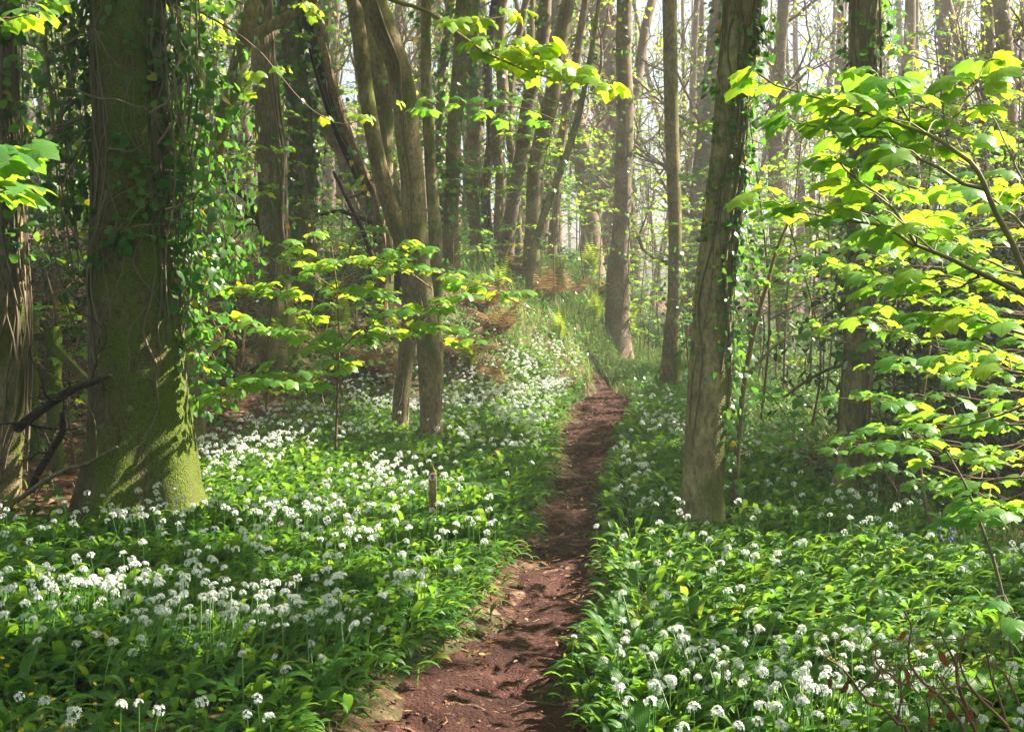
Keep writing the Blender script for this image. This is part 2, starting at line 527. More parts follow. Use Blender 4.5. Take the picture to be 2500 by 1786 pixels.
def bark_mat(name, base, dark, moss, moss_amt, crack=1.0, lich=.5, bias=(1, -.2, 0)):
    m, n, l, out = new_mat(name)
    geo = N(n, "ShaderNodeNewGeometry")
    mp = N(n, "ShaderNodeMapping"); mp.inputs["Scale"].default_value = (1, 1, .5)
    l.new(geo.outputs["Position"], mp.inputs[0])
    n1 = N(n, "ShaderNodeTexNoise"); n1.inputs["Scale"].default_value = 34; n1.inputs["Detail"].default_value = 6; n1.inputs["Roughness"].default_value = .65
    l.new(mp.outputs[0], n1.inputs[0])
    n2 = N(n, "ShaderNodeTexNoise"); n2.inputs["Scale"].default_value = 3.2; n2.inputs["Detail"].default_value = 5
    l.new(geo.outputs["Position"], n2.inputs[0])
    n3 = N(n, "ShaderNodeTexNoise"); n3.inputs["Scale"].default_value = 90; n3.inputs["Detail"].default_value = 3
    l.new(geo.outputs["Position"], n3.inputs[0])
    vo = N(n, "ShaderNodeTexVoronoi", feature='DISTANCE_TO_EDGE'); vo.inputs["Scale"].default_value = 30
    mp2 = N(n, "ShaderNodeMapping"); mp2.inputs["Scale"].default_value = (1, 1, .3)
    dist = N(n, "ShaderNodeVectorMath", operation='MULTIPLY_ADD')
    l.new(n2.outputs["Color"], dist.inputs[0]); dist.inputs[1].default_value = (.12, .12, .12); l.new(geo.outputs["Position"], dist.inputs[2])
    l.new(dist.outputs[0], mp2.inputs[0]); l.new(mp2.outputs[0], vo.inputs[0])
    ck = N(n, "ShaderNodeMapRange"); l.new(vo.outputs[0], ck.inputs[0]); ck.inputs[2].default_value = .10
    col = ramp(n, l, n1.outputs[0], [(.3, dark), (.5, base), (.72, tuple(min(1, v * 1.5) for v in base))])
    n2c = ramp(n, l, n2.outputs[0], [(.35, (.62, .58, .52)), (.65, (1.15, 1.1, 1.0))])
    col = mixc(n, l, 1.0, col, n2c, 'MULTIPLY')
    ckc = ramp(n, l, ck.outputs[0], [(0, (1 - .55 * crack,) * 3), (1, (1, 1, 1))])
    col = mixc(n, l, 1.0, col, ckc, 'MULTIPLY')
    # lichen
    n4 = N(n, "ShaderNodeTexNoise"); n4.inputs["Scale"].default_value = 11; n4.inputs["Detail"].default_value = 5; n4.inputs["Roughness"].default_value = .7
    l.new(geo.outputs["Position"], n4.inputs[0])
    lf = N(n, "ShaderNodeMapRange"); l.new(n4.outputs[0], lf.inputs[0]); lf.inputs[1].default_value = .60; lf.inputs[2].default_value = .72; lf.inputs[4].default_value = lich
    col = mixc(n, l, lf.outputs[0], col, (.34, .35, .30))
    # moss grows by patches, on one side of the trunk more than the other
    dt = N(n, "ShaderNodeVectorMath", operation='DOT_PRODUCT'); l.new(geo.outputs["Normal"], dt.inputs[0]); dt.inputs[1].default_value = bias
    n5 = N(n, "ShaderNodeTexNoise"); n5.inputs["Scale"].default_value = 2.2; n5.inputs["Detail"].default_value = 6; n5.inputs["Roughness"].default_value = .7
    mp5 = N(n, "ShaderNodeMapping"); mp5.inputs["Scale"].default_value = (1.4, 1.4, .6); l.new(geo.outputs["Position"], mp5.inputs[0]); l.new(mp5.outputs[0], n5.inputs[0])
    s1 = N(n, "ShaderNodeMath", operation='MULTIPLY_ADD'); l.new(dt.outputs["Value"], s1.inputs[0]); s1.inputs[1].default_value = .13; l.new(n5.outputs[0], s1.inputs[2])
    s2 = N(n, "ShaderNodeMath", operation='MULTIPLY_ADD'); l.new(n3.outputs[0], s2.inputs[0]); s2.inputs[1].default_value = .3; l.new(s1.outputs[0], s2.inputs[2])
    mf = N(n, "ShaderNodeMapRange"); l.new(s2.outputs[0], mf.inputs[0]); mf.inputs[1].default_value = .86 - moss_amt * .35; mf.inputs[2].default_value = .98 - moss_amt * .35
    mcol = ramp(n, l, n3.outputs[0], [(.3, tuple(v * .45 for v in moss)), (.7, tuple(v * 1.35 for v in moss))])
    mm = N(n, "ShaderNodeMath", operation='MULTIPLY'); l.new(mf.outputs[0], mm.inputs[0]); mm.inputs[1].default_value = .9 if moss_amt > 0 else 0
    col = mixc(n, l, mm.outputs[0], col, mcol)
    pr = N(n, "ShaderNodeBsdfPrincipled"); pr.inputs["Roughness"].default_value = .9; pr.inputs["Specular IOR Level"].default_value = .2
    l.new(col, pr.inputs["Base Color"])
    hs = N(n, "ShaderNodeMath", operation='MULTIPLY_ADD'); l.new(ck.outputs[0], hs.inputs[0]); hs.inputs[1].default_value = .6 * crack; l.new(n1.outputs[0], hs.inputs[2])
    mh = N(n, "ShaderNodeMath", operation='MULTIPLY_ADD'); l.new(mm.outputs[0], mh.inputs[0]); mh.inputs[1].default_value = 1.1; mh.inputs[2].default_value = .35
    h2 = N(n, "ShaderNodeMath", operation='MULTIPLY_ADD'); l.new(n3.outputs[0], h2.inputs[0]); l.new(mh.outputs[0], h2.inputs[1]); l.new(hs.outputs[0], h2.inputs[2])
    bp = N(n, "ShaderNodeBump"); bp.inputs["Strength"].default_value = .8; bp.inputs["Distance"].default_value = .013
    l.new(h2.outputs[0], bp.inputs["Height"]); l.new(bp.outputs[0], pr.inputs["Normal"])
    l.new(pr.outputs[0], out.inputs[0])
    return m


M['bark_big'] = bark_mat("mossy_bark", (.15, .115, .07), (.05, .04, .025), (.10, .145, .013), .75, .5, .35, (.9, -.3, 0))
M['bark_mid'] = bark_mat("lichened_bark", (.27, .215, .14), (.11, .088, .055), (.11, .145, .02), .42, .3, .5, (.8, -.3, 0))
M['bark_ivy'] = bark_mat("brown_bark", (.33, .27, .17), (.15, .12, .075), (.12, .15, .025), .58, .22, .45)
M['bark_far'] = bark_mat("grey_bark", (.26, .20, .165), (.13, .10, .085), (.10, .12, .03), .12, .35, .4)
M['bark_dead'] = bark_mat("dead_wood", (.28, .19, .13), (.08, .05, .035), (.12, .14, .015), .35, 1.0, .3, (0, 0, 1))
M['bark_black'] = bark_mat("dark_wet_bark", (.07, .05, .04), (.02, .015, .012), (.06, .08, .01), .25, 1.0, .15, (0, 0, 1))
M['root'] = bark_mat("worn_root", (.20, .11, .08), (.09, .045, .035), (.1, .12, .02), 0, .5, .3)
M['post_wood'] = bark_mat("weathered_wood", (.36, .27, .14), (.18, .14, .075), (.2, .19, .03), .3, .7, .3, (0, 0, .6))
M['white'] = flat_mat("white_plate", (.75, .75, .72), .35)
M['red'] = flat_mat("red_paint", (.5, .05, .035), .4)
M['screw'] = flat_mat("dark_screw", (.04, .04, .04), .4)


def soil_mat():
    m, n, l, out = new_mat("red_soil")
    geo = N(n, "ShaderNodeNewGeometry")
    a = N(n, "ShaderNodeTexNoise"); a.inputs["Scale"].default_value = 3.0; a.inputs["Detail"].default_value = 6; l.new(geo.outputs["Position"], a.inputs[0])
    b = N(n, "ShaderNodeTexNoise"); b.inputs["Scale"].default_value = 45; b.inputs["Detail"].default_value = 6; b.inputs["Roughness"].default_value = .75; l.new(geo.outputs["Position"], b.inputs[0])
    v = N(n, "ShaderNodeTexVoronoi"); v.inputs["Scale"].default_value = 70; l.new(geo.outputs["Position"], v.inputs[0])
    c = ramp(n, l, a.outputs[0], [(.3, (.035, .013, .011)), (.55, (.075, .029, .024)), (.75, (.13, .058, .047))])
    c2 = ramp(n, l, b.outputs[0], [(.3, (.45, .42, .42)), (.55, (1, 1, 1)), (.75, (1.5, 1.45, 1.4))])
    c = mixc(n, l, 1.0, c, c2, 'MULTIPLY')
    pb = ramp(n, l, v.outputs["Color"], [(.86, (0, 0, 0)), (.9, (1, 1, 1))])
    pf = N(n, "ShaderNodeMath", operation='MULTIPLY'); l.new(pb, pf.inputs[0]); pf.inputs[1].default_value = .5
    c = mixc(n, l, pf.outputs[0], c, (.27, .17, .12))
    pr = N(n, "ShaderNodeBsdfPrincipled"); pr.inputs["Roughness"].default_value = .9; pr.inputs["Specular IOR Level"].default_value = .2
    l.new(c, pr.inputs["Base Color"])
    h = N(n, "ShaderNodeMath", operation='MULTIPLY_ADD'); l.new(v.outputs["Distance"], h.inputs[0]); h.inputs[1].default_value = -.5; l.new(b.outputs[0], h.inputs[2])
    bp = N(n, "ShaderNodeBump"); bp.inputs["Strength"].default_value = .9; bp.inputs["Distance"].default_value = .02
    l.new(h.outputs[0], bp.inputs["Height"]); l.new(bp.outputs[0], pr.inputs["Normal"])
    l.new(pr.outputs[0], out.inputs[0])
    return m


def ground_mat():
    m, n, l, out = new_mat("woodland_floor")
    geo = N(n, "ShaderNodeNewGeometry")
    at = N(n, "ShaderNodeAttribute", attribute_name="vary")
    a = N(n, "ShaderNodeTexNoise"); a.inputs["Scale"].default_value = 1.3; a.inputs["Detail"].default_value = 7; a.inputs["Roughness"].default_value = .65; l.new(geo.outputs["Position"], a.inputs[0])
    b = N(n, "ShaderNodeTexNoise"); b.inputs["Scale"].default_value = 30; b.inputs["Detail"].default_value = 5; b.inputs["Roughness"].default_value = .75; l.new(geo.outputs["Position"], b.inputs[0])
    v = N(n, "ShaderNodeTexVoronoi"); v.inputs["Scale"].default_value = 22; l.new(geo.outputs["Position"], v.inputs[0])
    lit = ramp(n, l, v.outputs["Color"], [(.1, (.035, .018, .013)), (.45, (.10, .045, .032)), (.75, (.17, .085, .06)), (.95, (.30, .20, .14))])
    b2 = ramp(n, l, b.outputs[0], [(.3, (.5, .5, .5)), (.7, (1.3, 1.3, 1.3))])
    lit = mixc(n, l, 1.0, lit, b2, 'MULTIPLY')
    gr = ramp(n, l, b.outputs[0], [(.3, (.02, .045, .012)), (.55, (.05, .10, .02)), (.75, (.11, .15, .04))])
    s = N(n, "ShaderNodeMath", operation='MULTIPLY_ADD'); l.new(a.outputs[0], s.inputs[0]); s.inputs[1].default_value = .7; l.new(at.outputs["Fac"], s.inputs[2])
    f = N(n, "ShaderNodeMapRange"); l.new(s.outputs[0], f.inputs[0]); f.inputs[1].default_value = .75; f.inputs[2].default_value = .95
    c = mixc(n, l, f.outputs[0], lit, gr)
    pr = N(n, "ShaderNodeBsdfPrincipled"); pr.inputs["Roughness"].default_value = .9; pr.inputs["Specular IOR Level"].default_value = .2
    l.new(c, pr.inputs["Base Color"])
    bp = N(n, "ShaderNodeBump"); bp.inputs["Strength"].default_value = .8; bp.inputs["Distance"].default_value = .03
    l.new(b.outputs[0], bp.inputs["Height"]); l.new(bp.outputs[0], pr.inputs["Normal"])
    l.new(pr.outputs[0], out.inputs[0])
    return m


M['soil'] = soil_mat()
M['ground'] = ground_mat()


# ------------------------------------------------------------------ ground and path
def litter_zone(x, y):
    """0 = brown leaf litter, 1 = green."""
    g = np.where((x < -2.6) & (y > 9.5) & (y < 24), .05, .45)
    g = np.where((x > 2.0) & (y < 20), .44, g)
    g = np.where((y > 24) & (x < -1.5), .5, g)
    g = np.where((y > 30), .38, g)
    return g


def build_ground():
    ys = np.concatenate([np.arange(1, 30, .14), np.arange(30, 60, .5), np.arange(60, 130, 2), [150, 200, 300, 420]])
    us = np.linspace(-1, 1, 150)
    mb = MB()
    X = us[None] * (4.0 + .62 * ys[:, None])
    Y = np.repeat(ys[:, None], len(us), 1)
    Z = gz(X, Y)
    pd, _ = path_d(X, Y)
    Z = Z - .05 * ((pd < -.06) & (Y < 27)) 
    V = np.stack([X, Y, Z], -1).reshape(-1, 3)
    a, b = len(ys), len(us)
    i = np.arange(a - 1)[:, None] * b
    j = np.arange(b - 1)[None]
    Fa = np.stack([i + j, i + j + 1, i + b + j + 1, i + b + j], -1).reshape(-1, 4)
    mb.add(V, Fa, 0, np.clip(litter_zone(X, Y) + .25 * (fbm(X * .4, Y * .4, 0, 21) - .5), 0, 1).reshape(-1))
    tag(mb.build("ground", M['ground']), "woodland floor of brown leaf litter and low green growth", None, None, "structure")
    # path: a narrow worn strip with lumps and footprints
    ys = np.arange(2.0, 21.7, .03)
    us = np.linspace(-1, 1, 41)
    l, r = np.interp(ys, PY, PL), np.interp(ys, PY, PR)
    ext = .14
    wob = (.10 * (fbm(ys * 1.6, 1.0, 0, 5) - .5))
    wob2 = (.10 * (fbm(ys * 1.6, 7.0, 0, 6) - .5))
    L, Rr = l - ext + wob, r + ext + wob2
    X = L[:, None] + (us[None] + 1) / 2 * (Rr - L)[:, None]
    Y = np.repeat(ys[:, None], len(us), 1)
    z0 = gz(X, Y)
    e = np.clip((1 - np.abs(us)) * 4, 0, 1)[None]
    Z = z0 + .006 + e * (.05 * (fbm(X * 3.2, Y * 2.2, 0, 31) - .5) + .035 * (fbm(X * 9, Y * 9, 0, 32) - .5) + .016 * (fbm(X * 30, Y * 30, 0, 33, 2) - .5))
    Z = Z - e * .05 * np.clip(fbm(X * 4.2, Y * 2.6, 0, 77, 2) * 3.4 - 1.9, 0, 1)      # hollows and footprints
    Z = Z - (1 - e) * .03
    mb = MB()
    a, b = len(ys), len(us)
    i = np.arange(a - 1)[:, None] * b
    j = np.arange(b - 1)[None]
    mb.add(np.stack([X, Y, Z], -1), np.stack([i + j, i + j + 1, i + b + j + 1, i + b + j], -1).reshape(-1, 4))
    tag(mb.build("path", M['soil']), "narrow trodden path of reddish bare earth winding into the wood", None, None, "structure")


build_ground()


# ------------------------------------------------------------------ trees
class Trunk:
    """Centre line and radius by sample, for growing bark, ivy and limbs on."""

    def __init__(s, C_, R_):
        s.C, s.R = C_, R_

    def at(s, t, a, out=0.0):
        i = np.clip(t, 0, 1) * (len(s.C) - 1)
        i0 = np.floor(i).astype(int)
        i1 = np.minimum(i0 + 1, len(s.C) - 1)
        f = (i - i0)[..., None]
        c = s.C[i0] * (1 - f) + s.C[i1] * f
        r = s.R[i0] * (1 - f[..., 0]) + s.R[i1] * f[..., 0]
        d = np.stack([np.cos(a), np.sin(a), np.zeros_like(a)], -1)
        return c + (r + out)[..., None] * d, d


def trunk_mesh(mb, Cn, Rn, k=24, rough=.06, flare=.5, seed=0, mi=0, base=True):
    V, Fa = tube(Cn, Rn, k)
    V = V.reshape(len(Cn), k, 3)
    D = V - Cn[:, None]
    U = nrm(D)
    h = np.linalg.norm(np.diff(Cn, axis=0, prepend=Cn[:1]), axis=1).cumsum()
    q = fbm(V[..., 0] * 7, V[..., 1] * 7, V[..., 2] * 5, seed, 3) - .5
    q2 = fbm(V[..., 0] * 2.5, V[..., 1] * 2.5, V[..., 2] * 2.0, seed + 7, 2) - .5
    ang = np.arctan2(U[..., 1], U[..., 0])
    fl = np.exp(-h / (.9 * max(Rn[0], .12) * 1.6))[:, None] * flare * (1 + .55 * np.cos(ang * 5 + seed) + .3 * np.cos(ang * 3 + 2 * seed)) if base else 0
    sc_ = 1 + rough * 2 * q + rough * 2.2 * q2 + fl
    V = Cn[:, None] + D * sc_[..., None]
    mb.add(V.reshape(-1, 3), Fa, mi)
    return V


def ivy_stems(mb, T, n, t0, t1, ang=None, r=.008, wig=1.0, mi=0, out=.006):
    for i in range(n):
        a0 = rng.uniform(*ang) if ang else rng.uniform(0, 2 * np.pi)
        s, e = t0 + rng.random() * .25 * (t1 - t0), t1 - rng.random() * .5 * (t1 - t0)
        m = max(8, int((e - s) * len(T.C) / 2))
        t = np.linspace(s, e, m)
        a = a0 + wig * 1.5 * (fbm(t * 9, i * 3.1, 0, 40, 3) - .5) * 2 + rng.normal() * .4 * (t - s)
        p, d = T.at(t, a, out)
        rr = r * .75 * rng.uniform(.4, 1.4) * np.linspace(1.1, .5, m)
        p = p + d * (.02 * np.clip(fbm(t * 25, i * 1.7, 0, 41, 2) * 2 - 1.1, 0, 1))[:, None]
        mb.add(*tube(p, rr, 5), mi, rng.random())


def ivy_leaves(mb, T, n, t0, t1, ang=None, out=(.01, .08), size=(.035, .07), clump=2.5, thr=.45, mi=0, hang=.5):
    m = n * 6
    t = rng.uniform(t0, t1, m)
    a = rng.uniform(*(ang or (0, 2 * np.pi)), m)
    den = fbm(np.cos(a) * clump * .6 + t * 30 * .3, np.sin(a) * clump * .6, t * 14, 50, 3)
    keep = np.where(den + .12 * rng.random(m) > thr)[0][:n]
    t, a = t[keep], a[keep]
    o = rng.uniform(0, 1, len(t)) ** 1.6 * (out[1] - out[0]) + out[0]
    p, d = T.at(t, a, o)
    nn = nrm(d + rng.normal(0, .45, d.shape) + [0, 0, .35])
    dd = nrm(np.stack([rng.normal(0, .7, len(t)), rng.normal(0, .7, len(t)), -hang + rng.normal(0, .4, len(t))], -1))
    dd = nrm(dd - nn * (dd * nn).sum(-1, keepdims=True))
    p = p + rng.normal(0, .012, p.shape)
    add_leaves(mb, IVY, p, dd, nn, rng.uniform(*size, len(t)), mi)


def disp_trunk(pts, Y, step=.07, top=9.0, dY=0.0, lean=None):
    """pts: (dx, dy, width) from base upwards; gives centre line and radii, continued above the picture to `top` metres."""
    pts = np.asarray(pts, float)
    Ys = Y + np.linspace(0, dY, len(pts))
    c = P(pts[:, 0], pts[:, 1], Ys)
    r = px2m(pts[:, 2], Ys) / 2
    g = gz(c[0, 0], c[0, 1]) - .12
    if c[0, 2] > g + .02:
        c = np.vstack([[c[0, 0] - .25 * (c[1, 0] - c[0, 0]) * min(1, (c[0, 2] - g) / max(.05, c[1, 2] - c[0, 2])), c[0, 1], g], c])
        r = np.concatenate([[r[0] * 1.02], r])
    else:
        c[0, 2] = g
    while c[-1, 2] < top:
        d = c[-1] - c[-2]
        d = d / np.linalg.norm(d)
        d = nrm(d + rng.normal(0, .07, 3) + [0, 0, .12])
        c = np.vstack([c, c[-1] + d * 1.2])
        r = np.append(r, r[-1] * .93)
    q = spline(np.column_stack([c, r]), step)
    return q[:, :3], q[:, 3]


def limb(mb, start, d, L, r, lv, k=5, mi=0, tips=None, up=.15, wob=.22, kids=3):
    n = 6 if lv else 4
    p = [np.asarray(start, float)]
    d = nrm(d)
    for i in range(n):
        d = nrm(d + rng.normal(0, wob, 3) + [0, 0, up * .4])
        p.append(p[-1] + d * L / n)
    p = np.array(p)
    mb.add(*tube(p, np.linspace(r, r * .35, n + 1), k if r > .02 else (4 if r > .008 else 3)), mi, rng.random())
    if tips is not None:
        tips += [(p[j], nrm(p[j] - p[j - 1])) for j in range(2, n + 1)] if lv <= 1 else []
    if lv > 0:
        for c in range(kids):
            j = rng.integers(1, n + 1)
            dd = nrm(p[j] - p[j - 1])
            s = nrm(np.cross(dd, rng.normal(0, 1, 3)))
            limb(mb, p[j], dd * .7 + s * rng.uniform(.5, .9), L * rng.uniform(.45, .7), r * .45, lv - 1, k, mi, tips, up, wob, kids)


near_trees = []


def near_tree(label, pts, Y, mat, k=26, rough=.024, flare=.45, seed=1, top=9, dY=0, stems=None, ivy=(), forks=(), name="tree", cat="tree", group=None, limbs=2, step=.07):
    Cn, Rn = disp_trunk(pts, Y, step, top, dY)
    root = empty(name, Cn[0])
    tag(root, label, cat, group)
    mb = MB()
    trunk_mesh(mb, Cn, Rn, k, rough, flare, seed)
    T = Trunk(Cn, Rn)
    tr = None
    for fp in forks:
        fc = spline(np.column_stack([P(np.array([q[0] for q in fp]), np.array([q[1] for q in fp]), Y + dY * .6), px2m(np.array([q[2] for q in fp]), Y) / 2]), .08)
        trunk_mesh(mb, fc[:, :3], fc[:, 3], 14, rough, 0, seed + 3, base=False)
    tr = mb.build("trunk", mat, root)
    if limbs:
        mb = MB()
        tips = []
        for i in range(limbs):
            j = int(len(Cn) * rng.uniform(.8, .98))
            if Cn[j, 2] > CAMH + .27 * Cn[j, 1]:
                limb(mb, Cn[j], [rng.normal(), rng.normal(), .8], 2.2, Rn[j] * .5, 2, 6, 0, tips)
        if mb.n:
            mb.build("crown", [mat], root)
    if stems:
        mb = MB()
        for s in stems: ivy_stems(mb, T, *s[0], **s[1])
        mb.build("ivy_stem", M['vine'], root)
    if ivy:
        mb = MB()
        for s in ivy: ivy_leaves(mb, T, *s[0], **s[1])
        mb.build("ivy", M['ivy'], root)
    near_trees.append((root, T))
    return root, T


PI = math.pi
# the big mossy trunk
big, TB = near_tree("huge mossy trunk hung with ivy, its foot among white garlic flowers",
    [(318, 1195, 240), (308, 1120, 224), (312, 1000, 206), (306, 800, 200), (300, 650, 192), (292, 500, 170), (290, 350, 158), (288, 200, 152), (284, 0, 150)], 8.5, M['bark_big'],
    k=64, rough=.045, flare=.42, seed=3, top=8, step=.045,
    stems=[((16, .0, .75), dict(r=.010, wig=.8)), ((26, .0, .8), dict(ang=(-.7, .35), r=.007, wig=.5)), ((14, .1, .8), dict(ang=(PI - .4, PI + .7), r=.007, wig=.6)),
           ((7, .0, .5), dict(ang=(-2.4, -.8), r=.014, wig=1.2)), ((10, .2, .8), dict(ang=(-.5, .6), r=.009, wig=1.0, out=.10))],
    ivy=[((2600, .25, .85), dict(ang=(PI * .66, PI * 1.14), out=(.02, .5), size=(.04, .08), thr=.42)),
         ((2300, .2, .85), dict(ang=(-PI * .17, PI * .4), out=(.02, .62), size=(.04, .08), thr=.45)),
         ((420, .22, .85), dict(ang=(-PI * .8, -PI * .15), out=(.01, .08), size=(.035, .08), thr=.58)),
         ((500, .10, .3), dict(ang=(-PI * .15, PI * .35), out=(.0, .40), size=(.045, .08), thr=.46))])
# the dark trunk at the picture's edge
near_tree("dark smooth trunk with bare ivy stems, its foot cut off by the picture's edge",
    [(8, 1120, 66), (14, 1000, 70), (22, 860, 72), (20, 700, 76), (14, 500, 74), (8, 250, 66), (2, 0, 60)], 8.9, M['bark_mid'], k=30, seed=9, flare=.3,
    stems=[((14, .0, .8), dict(r=.009, wig=1.0)), ((8, .0, .6), dict(ang=(-.8, .5), r=.008, out=.03))],
    ivy=[((700, .2, .85), dict(ang=(-PI * .6, PI * .5), out=(.02, .38), size=(.045, .08), thr=.42))])
# leaning forked tree
near_tree("slim brown forked trunk leaning away from the mossy giant",
    [(432, 880, 45), (440, 680, 39), (452, 560, 36), (465, 430, 36), (482, 320, 35), (502, 240, 36), (530, 140, 37), (552, 50, 34), (563, -20, 33)], 11.5, M['bark_mid'],
    k=24, seed=4, forks=[[(545, 95, 34), (585, 68, 26), (650, 28, 20), (730, -28, 16)]], flare=.3,
    stems=[((4, .05, .5), dict(r=.006))], ivy=[((120, .1, .6), dict(out=(.01, .08), thr=.5))])
# creeper-wrapped trunk on the bank
near_tree("straight greenish trunk wrapped in thick creeper stems on the littered bank",
    [(606, 755, 92), (612, 690, 76), (612, 600, 62), (607, 500, 62), (604, 400, 62), (600, 300, 60), (590, 200, 54), (582, 100, 50), (578, 0, 46)], 15.6, M['bark_mid'],
    k=28, seed=6, flare=.35, stems=[((12, 0, .85), dict(r=.012, wig=1.1)), ((5, 0, .85), dict(ang=(-.9, .2), r=.022, wig=.5))],
    ivy=[((260, .15, .9), dict(out=(.01, .12), size=(.05, .09), thr=.52))])
near_tree("ivy-smothered grey trunk close behind the creeper-wrapped one",
    [(668, 600, 76), (670, 480, 60), (672, 380, 56), (665, 260, 54), (652, 130, 50), (640, 0, 46)], 19, M['bark_mid'], k=22, seed=8,
    stems=[((9, 0, .85), dict(r=.014, wig=1.0))], ivy=[((1500, .0, .9), dict(out=(.01, .2), size=(.06, .11), thr=.40))])
# twin stems in the middle
near_tree("thinner of the twin mossy stems, leaning back towards the creeper-wrapped trunk",
    [(890, 892, 37), (900, 800, 35), (910, 700, 37), (908, 620, 37), (893, 540, 37), (872, 480, 38), (846, 390, 37), (828, 300, 35), (812, 200, 34), (803, 120, 34), (792, 50, 34), (780, -20, 32)],
    13.5, M['bark_mid'], k=26, seed=12, stems=[((3, 0, .5), dict(r=.006))], flare=.12, rough=.02)
near_tree("thicker of the twin mossy stems, bending over at the top, amid garlic",
    [(957, 940, 50), (955, 850, 50), (950, 750, 50), (936, 650, 52), (926, 560, 52), (920, 470, 54), (914, 380, 54), (904, 300, 54), (898, 220, 54), (884, 150, 52), (858, 80, 56), (828, 0, 56), (815, -40, 54)],
    12.5, M['bark_mid'], k=28, seed=14, stems=[((5, 0, .8), dict(r=.008, wig=.7)), ((2, .2, .9), dict(ang=(-2.0, -1.2), r=.016, wig=.6))], flare=.12, rough=.02)
# path-side trees
near_tree("slim pale trunk with a mossy foot standing where the path fades into grass",
    [(1489, 845, 49), (1490, 780, 41), (1496, 680, 32), (1498, 580, 30), (1498, 480, 30), (1494, 370, 31), (1490, 250, 31), (1488, 120, 32), (1486, 0, 32)], 18.8, M['bark_mid'],
    k=24, seed=17, stems=[((3, 0, .4), dict(r=.008))], flare=.25, ivy=[((150, .0, .25), dict(out=(.01, .07), size=(.05, .09), thr=.5))])
near_tree("stout ivy-laced trunk beside the path, its foot in garlic",
    [(1556, 1185, 100), (1558, 1100, 92), (1563, 1000, 90), (1570, 900, 92), (1576, 800, 92), (1582, 700, 88), (1588, 600, 84), (1600, 500, 78), (1610, 400, 76), (1618, 300, 74), (1628, 180, 74), (1638, 80, 76), (1646, -20, 76)],
    7.9, M['bark_ivy'], k=40, seed=19, step=.045, rough=.02, flare=.2,
    stems=[((14, .05, .85), dict(r=.006, wig=1.2)), ((12, .2, .85), dict(ang=(-.7, .9), r=.010, wig=.8)), ((3, .0, .6), dict(ang=(-1.1, -.1), r=.014, wig=.8)), ((20, .3, .85), dict(r=.004, wig=1.6))],
    ivy=[((1500, .05, .85), dict(ang=(-.9, 1.3), out=(.01, .16), size=(.03, .06), thr=.36)), ((700, .12, .85), dict(ang=(-2.9, -.5), out=(.005, .05), size=(.022, .045), thr=.48)),
         ((420, .3, .85), dict(ang=(1.5, 3.6), out=(.01, .10), size=(.03, .055), thr=.48))])
near_tree("ivy-clad trunk with a bare foot beside the dark thicket",
    [(1886, 1115, 84), (1890, 1040, 67), (1893, 960, 64), (1900, 840, 66), (1908, 720, 64), (1914, 600, 64), (1918, 450, 64), (1921, 300, 66), (1920, 150, 66), (1918, 0, 66)], 9.2, M['bark_ivy'],
    k=32, seed=23, step=.055, flare=.3, stems=[((20, .0, .85), dict(r=.006, wig=1.3)), ((6, .0, .5), dict(ang=(-1.3, -.2), r=.012))],
    ivy=[((1500, .12, .85), dict(out=(.01, .11), size=(.035, .065), thr=.40)), ((500, .35, .85), dict(ang=(-.6, .8), out=(.03, .25), size=(.035, .065), thr=.45))])
near_tree("crooked middling trunk on the fern bank, threaded with thin creepers",
    [(1372, 610, 52), (1378, 540, 40), (1382, 440, 38), (1386, 340, 38), (1388, 230, 36), (1384, 120, 34), (1386, 0, 34)], 25, M['bark_far'], k=18, seed=27, step=.12,
    stems=[((6, 0, .8), dict(r=.012, wig=1.0))], ivy=[((260, .1, .9), dict(out=(.02, .12), size=(.06, .1), thr=.5))])
